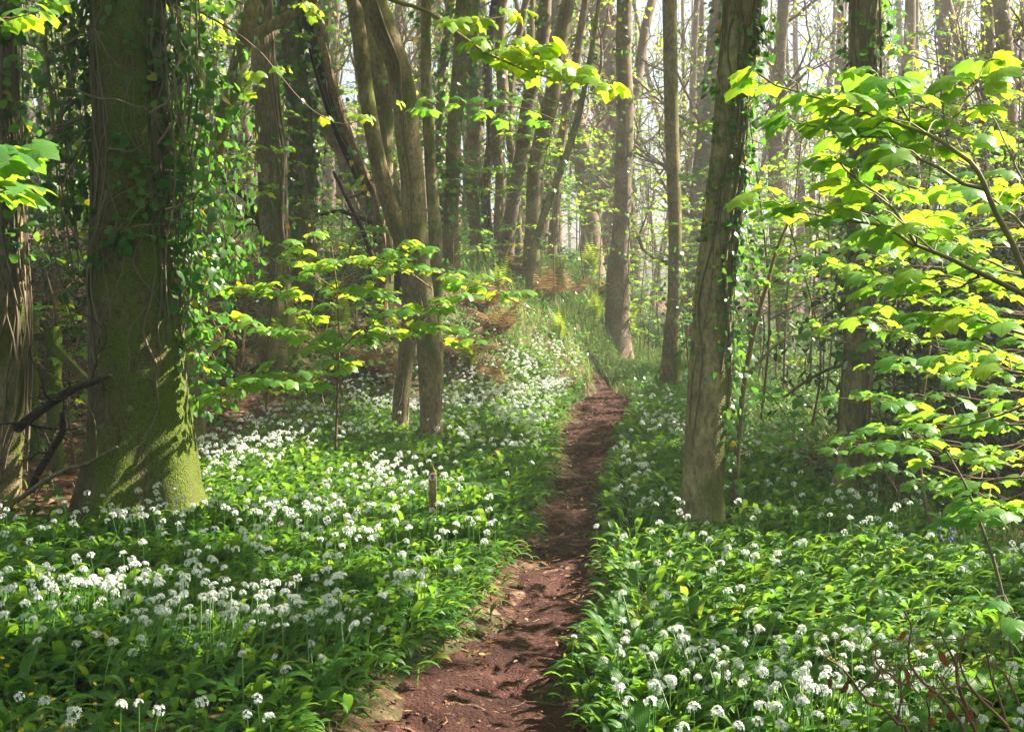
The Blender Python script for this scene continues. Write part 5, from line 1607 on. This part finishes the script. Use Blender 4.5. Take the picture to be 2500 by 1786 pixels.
for lb, dx, dy, n, s in [("rusty dead bracken heap under the largest green fern", 1270, 655, 14, .7), ("brown bracken drooping down the brow of the bank", 1215, 665, 12, .7), ("rust-coloured bracken right of the narrow green fern".replace("right of", "just past"), 1330, 665, 10, .6), ("brown collapsed fronds at the garlic mound's upper edge", 1110, 745, 14, .7),
                         ("dead brown fronds behind the thicker twin stem's foot", 1030, 800, 14, .75), ("withered bracken between the twin stems and the log", 850, 850, 12, .7), ("dry bracken matted on the slope above the garlic mound", 1080, 690, 12, .75), ("brown bracken tuft hanging below the bank-top clump", 1160, 620, 12, .8), ("crumpled brown fronds beside the fallen log", 800, 830, 10, .6), ("reddish dead fronds low on the bank among garlic", 1080, 850, 9, .5)]:
    fern(lb, bf, dx, dy, n, s, (-.75, .1), group="dead bracken on the bank", zoff=.02)


# ------------------------------------------------------------------ waymark post
def waymark():
    Y = 7.9
    c = P(960, 1100, Y)
    x0, y0 = float(c[0]), Y
    g = float(gz(x0, y0))
    top = float(P(960, 1033, Y)[2])
    wd = px2m(17.5, Y)
    root = empty("waymark_post", (x0, y0, g))
    tag(root, "short weathered wooden waymark post with red arrow disc among garlic flowers", "post")
    m_ = MB()
    h = wd / 2
    dp = .030
    sh = .055
    ring = [(-h, 0), (h, 0), (h, 1), (-h, 1)]
    rows = [(g - .3, 1, 0), (g + .2, 1, 0), (top - sh, 1, 0), (top - .012, .22, .0), (top, .12, .0)]
    V = []
    for z, s, o in rows:
        V += [(x0 - h * s, y0, z), (x0 + h * s, y0, z), (x0 + h * s, y0 + dp, z), (x0 - h * s, y0 + dp, z)]
    Fa = []
    for i in range(len(rows) - 1):
        for j in range(4):
            Fa.append((4 * i + j, 4 * i + (j + 1) % 4, 4 * i + 4 + (j + 1) % 4, 4 * i + 4 + j))
    Fa.append((16, 17, 18, 19))
    m_.add(np.array(V), np.array(Fa))
    ob = m_.build("post", M['post_wood'], root, smooth=False)
    bv = ob.modifiers.new("bevel", 'BEVEL'); bv.width = .003; bv.segments = 2
    rr = px2m(8.6, Y)
    cz = float(P(960, 1057, Y)[2])
    m_ = MB()
    th = np.arange(40) / 40 * 2 * PI
    V = np.concatenate([np.column_stack([x0 + rr * np.cos(th), np.full(40, y0 - .002), cz + rr * np.sin(th)]), np.column_stack([x0 + rr * np.cos(th), np.full(40, y0 - .006), cz + rr * np.sin(th)]), [[x0, y0 - .006, cz]]])
    j = np.arange(40); j2 = (j + 1) % 40
    m_.add(V, np.column_stack([j2, j, 40 + j, 40 + j2]))
    m_.add(V, np.column_stack([40 + j2, 40 + j, np.full(40, 80)]))
    disc = m_.build("disc", M['white'], root, smooth=False)
    a = np.array([(0, .72), (.62, .12), (.36, .12), (.36, -.62), (-.36, -.62), (-.36, .12), (-.62, .12)]) * rr
    k = len(a)
    V = np.concatenate([np.column_stack([x0 + a[:, 0], np.full(k, y0 - .0066), cz + a[:, 1]]), np.column_stack([x0 + a[:, 0], np.full(k, y0 - .0086), cz + a[:, 1]])])
    m_ = MB()
    j = np.arange(k); j2 = (j + 1) % k
    m_.add(V, np.column_stack([j, j2, k + j2, k + j]))
    for f in ([0, 1, 6], [2, 3, 4], [2, 4, 5]):
        m_.add(V[k:], np.array([f]))
    m_.build("arrow", M['red'], disc, smooth=False)
    for sx, sz in ((-.62, .55), (.62, .55), (0, -.83)):
        m_ = MB()
        m_.add(*tube(np.array([[x0 + sx * rr, y0 - .0055, cz + sz * rr], [x0 + sx * rr, y0 - .0085, cz + sz * rr]]), .0032, 8))
        v = np.column_stack([x0 + sx * rr + .0032 * np.cos(th[::5]), np.full(8, y0 - .0085), cz + sz * rr + .0032 * np.sin(th[::5])])
        m_.add(v, np.arange(8)[None])
        m_.build("screw", M['screw'], disc, smooth=False)


waymark()


# ------------------------------------------------------------------ fence, dead wood, roots
def box_between(m_, a, b, w, d):
    a, b = np.asarray(a, float), np.asarray(b, float)
    t = nrm(b - a)
    s = nrm(np.cross(t, [0, 1.0, 0]))
    u = np.cross(s, t)
    V = []
    for q in (a, b):
        V += [q - s * w / 2 - u * d / 2, q + s * w / 2 - u * d / 2, q + s * w / 2 + u * d / 2, q - s * w / 2 + u * d / 2]
    m_.add(np.array(V), np.array([(0, 1, 5, 4), (1, 2, 6, 5), (2, 3, 7, 6), (3, 0, 4, 7), (3, 2, 1, 0), (4, 5, 6, 7)]))


p0 = P(116, 725, 10.6)
root = empty("fence", (p0[0], p0[1], float(gz(p0[0], p0[1]))))
tag(root, "old wooden fence remnant with braced round post between two trunks", "fence")
for dx, wd, Y, tp in ((116, 36, 10.6, 725), (70, 24, 11.4, 690)):
    q = P(dx, tp, Y)
    m_ = MB()
    n = 14
    c = np.column_stack([np.full(n, q[0]) + rng.normal(0, .004, n), np.full(n, Y), np.linspace(float(gz(q[0], Y)) - .2, q[2], n)])
    r_ = px2m(wd, Y) / 2
    trunk_mesh(m_, c, np.full(n, r_), 16, .05, 0, 3, base=False)
    m_.add(np.vstack([c[-1] + np.column_stack([r_ * np.cos(np.arange(12) / 12 * 2 * PI), r_ * np.sin(np.arange(12) / 12 * 2 * PI), np.zeros(12)])]), np.arange(12)[None])
    m_.build("post", M['bark_big'], root)
m_ = MB(); box_between(m_, P(122, 772, 10.5), P(215, 872, 9.9), .075, .05); ob = m_.build("brace", M['bark_big'], root, smooth=False)
bv = ob.modifiers.new("bevel", 'BEVEL'); bv.width = .004
m_ = MB(); box_between(m_, P(40, 750, 10.75), P(118, 745, 10.7), .07, .04); ob = m_.build("rail", M['bark_big'], root, smooth=False)
bv = ob.modifiers.new("bevel", 'BEVEL'); bv.width = .004


def wood(name, label, cat, pts, Y, mat, k=12, rough=.07, seed=0, twigs=0, snap=False, group=None):
    pts = np.asarray(pts, float)
    Ys = np.broadcast_to(np.asarray(Y, float), (len(pts),))
    q = spline(np.column_stack([P(pts[:, 0], pts[:, 1], Ys), px2m(pts[:, 2], Ys) / 2 * .75]), .05)
    m_ = MB()
    V = trunk_mesh(m_, q[:, :3], q[:, 3], k, rough, 0, seed, base=False)
    for e in (0, -1):
        m_.add(np.vstack([V[e], V[e].mean(0)[None]]), np.array([(j, (j + 1) % k, k) for j in range(k)]))
    root = empty(name, q[0, :3])
    tag(root, label, cat, group)
    m_.build("log" if name == "fallen_log" else "bough", mat, root)
    if twigs:
        for i in range(twigs):
            m_ = MB()
            j = rng.integers(2, len(q) - 1)
            limb(m_, q[j, :3], rng.normal(0, 1, 3) + [0, -.3, .3], rng.uniform(.2, .5), q[j, 3] * .35, 1, 4, kids=2)
            m_.build("twig", mat, root)
    return q


gl = on_ground(np.array([500., 560, 640, 760]), np.array([840., 815, 790, 762]))
q = np.column_stack([gl + [0, 0, .12], [.13, .14, .14, .12]])
m_ = MB(); qq = spline(q, .06); V = trunk_mesh(m_, qq[:, :3], qq[:, 3], 18, .08, 0, 5, base=False)
for e in (0, -1): m_.add(np.vstack([V[e], V[e].mean(0)[None]]), np.array([(j, (j + 1) % 18, 18) for j in range(18)]))
root = empty("fallen_log", qq[0, :3]); tag(root, "mossy fallen log lying on the slope behind the low saplings", "log"); m_.build("log", M['bark_dead'], root)
for j in (12, 25, 34):
    m_ = MB()
    limb(m_, qq[j % len(qq), :3], [rng.normal(), -.3, .8], .5, .02, 1, 5, kids=2)
    m_.build("twig", M['bark_dead'], root)
wood("dead_branch", "dead dark branch propped from edge trunk onto the mossy giant", "branch", [(40, 950, 30), (54, 938, 28), (118, 891, 26), (168, 861, 24), (215, 845, 20), (244, 834, 15)], [8.5, 8.45, 8.3, 8.15, 8.05, 7.98], M['bark_black'], 12, .1, 2, 8)
wood("dead_branch", "dead black branch standing crookedly in the hollow below the propped one", "branch", [(68, 1090, 26), (84, 1050, 24), (112, 1004, 22), (140, 955, 20), (136, 915, 12)], 8.6, M['bark_black'], 10, .1, 3, 5)
wood("dead_branch", "thin dead branch creeping from the hollow across the mossy giant's foot", "branch", [(40, 1110, 15), (100, 1066, 15), (150, 1040, 14), (190, 1030, 11), (235, 1005, 8), (260, 990, 6)], [8.5, 8.35, 8.2, 8.1, 8.0, 7.97], M['bark_mid'], 8, .06, 4, 4)
wood("dead_branch", "broken grey snag upright before the creeper-wrapped trunk", "branch", [(532, 850, 17), (535, 790, 14), (540, 740, 14), (546, 650, 12), (548, 600, 9)], 13.2, M['bark_dead'], 10, .07, 5, 2)
wood("dead_branch", "pale dead bough arching low between the two ivy-hung trunks", "branch", [(1740, 880, 9), (1790, 845, 10), (1850, 815, 9), (1930, 800, 8)], 11, M['bark_ivy'], 8, .06, 6, 5)
wood("dead_branch", "long dark bough lying against the bank behind the twin stems", "branch", [(690, 480, 12), (760, 470, 13), (840, 500, 13), (930, 530, 10)], 19.5, M['bark_black'], 8, .07, 7, 6)
wood("dead_branch", "black prop leaning on the bank behind the thinner twin stem", "branch", [(838, 600, 15), (800, 500, 14), (770, 440, 13), (740, 380, 10)], 16.5, M['bark_black'], 8, .07, 8, 4)
wood("dead_branch", "bare forked boughs crossing behind the slim leaning fork", "branch", [(600, 560, 24), (570, 480, 22), (545, 440, 17), (500, 410, 14), (470, 400, 10)], 16.5, M['bark_black'], 10, .07, 9, 6)
# uprooted stump
g = on_ground(np.array([1835.]), np.array([775.]))[0]
root = empty("uprooted_stump", g); tag(root, "small uprooted stump, a dark tangle of roots and soil in sunny grass", "stump")
m_ = MB()
c = np.array([[g[0] - .55, g[1], g[2] + .12], [g[0] - .25, g[1], g[2] + .28], [g[0] + .1, g[1], g[2] + .36], [g[0] + .5, g[1] + .1, g[2] + .3], [g[0] + .75, g[1] + .2, g[2] + .1]])
qq = spline(np.column_stack([c, [.1, .28, .38, .3, .12]]), .08)
trunk_mesh(m_, qq[:, :3], qq[:, 3], 16, .22, 0, 4, base=False); m_.build("root_plate", M['bark_black'], root)
m_ = MB()
for i in range(16): limb(m_, qq[rng.integers(2, len(qq) - 2), :3] + [0, 0, .1], rng.normal(0, 1, 3) + [0, -.4, .6], rng.uniform(.4, .8), .035, 1, 5, kids=2)
m_.build("root", M['bark_dead'], root)
# roots in the path
for i, (lb, pts, w_) in enumerate([
    ("pale exposed root humped across the path in its sunny bend", [(1188, 1288), (1200, 1278), (1222, 1272), (1245, 1270), (1275, 1282)], .030),
    ("long bent root surfacing in the near path", [(962, 1534), (1000, 1538), (1020, 1550), (1040, 1556)], .024),
    ("root lying nearly level across the path beyond the bent one's tip", [(976, 1572), (1010, 1567), (1045, 1566), (1085, 1574), (1116, 1579)], .026),
    ("thin root along the path's front edge beside the dark garlic", [(800, 1618), (830, 1612), (870, 1610), (900, 1606)], .022),
    ("short knotted root by the sunny garlic edge of the path", [(1284, 1322), (1300, 1316), (1318, 1318)], .028),
    ("twin thin roots reaching into the path under drooping garlic", [(1290, 1365), (1310, 1356), (1330, 1362), (1338, 1372)], .016),
    ("slim root crossing the far shaded stretch of the path", [(1262, 1240), (1275, 1246), (1292, 1254)], .016)]):
    pts = np.array(pts, float)
    p = on_ground(pts[:, 0], pts[:, 1])
    p = np.vstack([p[0] - (p[1] - p[0]) * .7, p, p[-1] + (p[-1] - p[-2]) * .7])
    qq = spline(np.column_stack([p, np.full(len(p), w_ * .5)]), .025)
    t = np.linspace(0, 1, len(qq))
    qq[:, :2] += .05 * (np.stack([fbm(t * 6, i * 3., 0, 8), fbm(t * 6, i * 3. + 9, 0, 8)], -1) - .5)
    qq[:, 2] = gz(qq[:, 0], qq[:, 1]) + .004 + .03 * (fbm(t * 7, i * 5., 0, 12) - .45) - .05 * np.abs(t - .5) ** 2 * 4
    qq[:, 3] *= (1.15 - .6 * t) * (.7 + .6 * fbm(t * 9, i * 2., 0, 13))
    m_ = MB(); trunk_mesh(m_, qq[:, :3], qq[:, 3], 10, .16, 0, i, base=False)
    ob = m_.build("tree_root", M['root'])
    tag(ob, lb, "root", "roots worn bare in the path")

# withered shrub with rusty leaves, near corner
ms, ml = MB(), MB()
TX = [[(2025, 1640), (1999, 1609), (1962, 1569), (1935, 1562), (1912, 1535), (1878, 1495), (1838, 1464)], [(2150, 1650), (2087, 1548), (2040, 1501), (2013, 1458), (2016, 1407), (2023, 1370), (2009, 1343)],
      [(2145, 1579), (2127, 1515), (2120, 1464), (2093, 1401)], [(2180, 1660), (2150, 1590), (2110, 1540), (2080, 1500)], [(2240, 1640), (2180, 1560), (2140, 1520), (2125, 1470), (2135, 1410)], [(2200, 1560), (2120, 1520), (2040, 1560), (1980, 1560)],
      [(2230, 1600), (2200, 1500), (2190, 1440), (2150, 1420)], [(1990, 1600), (2000, 1530), (1950, 1480), (1940, 1430)], [(2060, 1640), (2060, 1560), (2010, 1520)], [(2260, 1560), (2230, 1490), (2180, 1470), (2120, 1480)], [(1912, 1535), (1950, 1500), (1960, 1470)]]
for i, t in enumerate(TX):
    t = np.array(t, float)
    Y = 3.55 + .3 * rng.random()
    p = P(t[:, 0], t[:, 1], Y + np.linspace(0, -.15, len(t)))
    if i in (0, 1, 3, 4):
        p = np.vstack([[p[0, 0] + .03, p[0, 1], .0], p])
    qq = spline(p, .04)
    qq = qq + np.cumsum(rng.normal(0, .002, qq.shape), 0)
    ms.add(*tube(qq, np.linspace(.0075, .0025, len(qq)) * (1 if i < 5 else .6), 6), 0, rng.random())
    for j in range(5):
        limb(ms, qq[rng.integers(2, len(qq))], rng.normal(0, 1, 3) + [0, 0, .3], rng.uniform(.06, .2), .0024, 1, 3, kids=2)
lp = np.array([(1842, 1515), (1858, 1518), (1880, 1522), (1996, 1356), (2006, 1410), (2078, 1440), (2084, 1452), (2000, 1488), (2008, 1492), (2066, 1524), (2072, 1530), (2100, 1575), (2155, 1585), (2160, 1580), (2070, 1602), (1915, 1535), (2150, 1530), (2075, 1600), (2105, 1590)], float)
Yl = rng.uniform(3.5, 3.75, len(lp))
pp = P(lp[:, 0], lp[:, 1] - 12, Yl)
for v in pp: ms.add(*tube(np.array([v + [0, .005, .03], v]), .001, 3), 0, .5)
mls = []
for v in pp[::2]:
    ml = MB()
    add_leaves(ml, LANCE, v[None], nrm(np.array([[rng.normal(0, .35), rng.normal(0, .35), -1.0]])), nrm(np.array([[rng.normal(.3, .6), -1.0, rng.normal(0, .3)]])), np.array([[rng.uniform(.04, .075), rng.uniform(.03, .06), rng.uniform(.1, .35)]]))
    mls.append(ml)
root = empty("withered_shrub", (1.3, 3.6, 0)); tag(root, "withered twiggy shrub with a few hanging rust-brown leaves before garlic flowers", "shrub")
ms.build("stem", M['red_twig'], root)
for ml in mls: ml.build("dead_leaf", M['rust_leaf'], root)

# celandines
ccx = [(118, 1553), (70, 1540), (40, 1596), (22, 1580), (48, 1622), (94, 1588), (150, 1555), (210, 1518), (292, 1510), (314, 1544), (211, 1562), (180, 1590), (200, 1606), (259, 1606), (255, 1598), (140, 1612), (160, 1612), (101, 1614), (78, 1517), (50, 1475), (15, 1478), (20, 1440), (5, 1460), (256, 1548), (490, 1574), (436, 1592), (158, 1165)]
yp, ys_ = MB(), MB()
V, Fa, k = [], [], 0
for i in range(9):
    a = i / 9 * 2 * PI
    o, o2 = np.array([math.cos(a), math.sin(a), .35]), np.array([-math.sin(a), math.cos(a), 0])
    V += [o * .002, o * .009 - o2 * .0032, o * .0165, o * .009 + o2 * .0032]; Fa.append((k, k + 1, k + 2, k + 3)); k += 4
yp.add(np.array(V), np.array(Fa), 0, .6)
yv, yf = tube(np.array([[0, 0, -.002], [0, 0, .006]]), [.004, .0025], 7); yp.add(yv, yf, 0, .1)
hp = yp.build("flower_head", M['yellow'])
ys_.add(*tube(np.array([[.01, 0, -.02], [.004, .003, .5], [0, 0, 1.0]]), .0016, 4)); sp_ = ys_.build("stalk", M['stalk'])
fst = True
for dx, dy in ccx:
    h = rng.uniform(.14, .2) if dy > 1430 else .2
    g = on_ground(np.array([float(dx)]), np.array([float(dy)]), h)[0]
    root = empty("celandine", g)
    tag(root, "yellow star-shaped celandine flower low among dark leaves in the near corner" if dy > 1430 else "lone yellow celandine flower by the mossy giant's shaded foot", "flower", "yellow celandines in the near corner" if dy > 1430 else None)
    a, b = (hp, sp_) if fst else (hp.copy(), sp_.copy())
    if not fst: C.objects.link(a); C.objects.link(b)
    fst = False
    a.parent = root; b.parent = root
    b.scale = (1, 1, h); a.location = (0, 0, h); a.rotation_euler = (rng.normal(.35, .4), rng.normal(0, .4), rng.uniform(0, 6)); s = rng.uniform(.5, .85); a.scale = (s, s, s)
# bluebells beside the thicket
m_ = MB(); m2 = MB()
q = spline(np.array([[0, 0, -.02], [0, 0, .2], [.015, 0, .31], [.05, 0, .335]]), .03); m_.add(*tube(q, .002, 4)); sb = m_.build("stalk", M['stalk'])
bells = []
for i in range(6):
    p = q[-1 - i]; e = p + np.array([rng.normal(.012, .006), rng.normal(0, .01), -.018])
    m2 = MB()
    m2.add(*tube(np.array([p, e, e + [.001, 0, -.012]]), [.002, .005, .0062], 6))
    bells.append(m2.build("bell", M['violet']))
for i, (dx, dy, lb) in enumerate([(2112, 1160, "bluebell next to the seedling's stem at the thicket's edge"), (2104, 1162, "middle bluebell of the trio in grass at the thicket's edge"), (2088, 1160, "bluebell standing off from its pair at the thicket's edge")]):
    g = on_ground(np.array([float(dx)]), np.array([float(dy)]), .28)[0]
    root = empty("bluebell", g); tag(root, lb, "flower", "bluebells by the thicket")
    for a in bells + [sb]:
        if i:
            a = a.copy(); C.objects.link(a)
        a.parent = root
    root.rotation_euler = (0, 0, rng.uniform(0, 6))

# ------------------------------------------------------------------ unseen leaf canopy, added overhead and shaped to dapple the light
rng = np.random.default_rng(99)


def ell(dx, dy, cx, cy, rx, ry):
    return np.clip(1.6 - ((dx - cx) / rx) ** 2 - ((dy - cy) / ry) ** 2, 0, 1)


def want_light(gx, gy):
    """How much sun should reach the plants at this place: hand-set sun patches that shape the canopy."""
    gzv = np.where(gy > 14, gz(gx, gy), 0) + .18
    dx, dy = to_disp(np.stack([gx, gy, gzv], -1))
    L = np.zeros(len(gx)) + .10
    for cx, cy, rx, ry, a in [(660, 1070, 260, 100, 1), (860, 1130, 300, 110, 1), (1060, 1180, 150, 70, .9), (1240, 1290, 90, 42, 1), (1560, 1250, 240, 60, .95), (1850, 1300, 300, 55, .95), (2150, 1330, 200, 50, .8), (240, 1330, 230, 42, .8), (520, 1350, 190, 40, .75), (1160, 1395, 110, 20, .6),
                              (1230, 790, 150, 100, 1), (1400, 740, 150, 110, 1), (1310, 640, 160, 70, .9), (2040, 1190, 120, 50, .8), (1740, 830, 130, 100, .8), (1380, 860, 80, 50, .9), (1480, 760, 90, 70, .95), (1430, 640, 120, 90, .95), (160, 1590, 200, 40, .35), (1700, 980, 100, 60, .5), (560, 560, 100, 80, .6), (1420, 1010, 110, 60, .35), (1080, 960, 200, 80, .4), (900, 1560, 60, 30, .5), (1500, 1590, 120, 40, .25), (760, 720, 260, 110, .6), (1120, 700, 200, 110, .9), (1000, 880, 220, 90, .6), (1240, 850, 130, 110, 1), (1760, 900, 190, 90, .8), (1800, 1050, 110, 60, .45), (620, 640, 160, 140, .55), (1480, 1120, 60, 50, .4)]:
        L = np.maximum(L, a * ell(dx, dy, cx, cy, rx, ry))
    fr = gy < 4.2
    L = np.where(fr, .12, L)
    L = np.where((gx < -.5 * gy - 1) & (gy < 22), .12, L)                                    # kept shaded, out of view to the side
    L = np.where((gx < -.42 * gy) & (gy < 5.4), .12, L)
    L = np.where(gy > 21, np.maximum(L, .85), L)
    L = np.where((gx < -2.6) & (gy > 5.6) & (gy < 16), np.minimum(L, .22), L)
    L = np.where((gx < -2.9) & (gx > -7.5) & (gy > 6.2) & (gy < 8.0), .25, L)
    return L


def canopy():
    n = 200000
    gx, gy = rng.uniform(-24, 9, n), rng.uniform(-8, 34, n)
    L = want_light(gx, gy)
    h = rng.uniform(9.5, 15, n)
    dap = fbm(gx * 1.6, gy * 1.6, 0, 33, 3)
    q = 1 - L
    keep = rng.random(n) < np.clip(q * 1.35 - .15 - (dap - .5) * 2.4 * q + .6 * np.clip((5.7 - gy) / .8, 0, 1) * (L < .2), 0, 1) * np.where(gy > 22, .35, 1)
    gx, gy, h = gx[keep], gy[keep], h[keep]
    # gaps cut in the canopy so the sun reaches the bright boughs
    U = nrm(np.array([-SUN[1], SUN[0], 0])); W = np.cross(SUN, U)
    cell = lambda p, o: np.floor((np.stack([p @ U, p @ W], -1) + o) / .34).astype(int)
    g3 = np.stack([gx, gy, gz(gx, gy) + .3], -1)
    lit = np.concatenate(LIT)
    ok = np.ones(len(gx), bool)
    for o in (0.0, .17):
        occ = set(map(tuple, cell(lit, o)))
        ok &= ~np.array([tuple(c) in occ for c in cell(g3, o)])
    gx, gy, h = gx[ok], gy[ok], h[ok]
    t = (h - .3) / SUN[2]
    p = np.stack([gx, gy, gz(gx, gy) + .3], -1) + SUN * t[:, None] + rng.normal(0, .05, (len(gx), 3))
    m = len(p)
    ml = MB()
    add_leaves(ml, SYC_FAR, p, rng.normal(0, 1, (m, 3)), nrm(rng.normal(0, .5, (m, 3)) + SUN * 1.0), rng.uniform(.14, .22, m))
    # more unseen leaves, added behind the camera and sideways to darken the shade
    k = 30000
    a, b, c = rng.uniform(-26, 22, k), rng.uniform(-13, 30, k), rng.uniform(2.5, 15, k)
    keep = ((b < -1.5) | ((a < -.47 * b - 4.5))) & (fbm(a * .35, b * .35, c * .35, 44, 2) > .45)
    q = np.stack([a, b, c], -1)[keep]
    add_leaves(ml, SYC_FAR, q, rng.normal(0, 1, q.shape), nrm(rng.normal(0, .6, q.shape) + [0, 0, 1]), rng.uniform(.25, .5, len(q)))
    print("canopy leaves", m, len(q))
    ob = ml.build("shade_canopy", M['spring'])
    tag(ob, "unseen leaves added overhead and behind the camera to dapple and darken the light", "canopy", None, "stuff")


canopy()

# ------------------------------------------------------------------ mist
m, n, l, out = new_mat("mist")
pv = N(n, "ShaderNodeVolumePrincipled")
pv.inputs["Color"].default_value = (.93, .94, .97, 1)
pv.inputs["Density"].default_value = .0036
pv.inputs["Anisotropy"].default_value = 0.0
l.new(pv.outputs[0], out.inputs["Volume"])
mb = MB()
x0, x1, y0, y1, z0, z1 = -75, 75, -16, 118, -3.0, 42
mb.add(np.array([(x, y, z) for z in (z0, z1) for x, y in ((x0, y0), (x1, y0), (x1, y1), (x0, y1))], float), np.array([(3, 2, 1, 0), (4, 5, 6, 7), (0, 1, 5, 4), (1, 2, 6, 5), (2, 3, 7, 6), (3, 0, 4, 7)]))
tag(mb.build("haze", m, smooth=False), "pale morning mist filling the wood", None, None, "stuff")
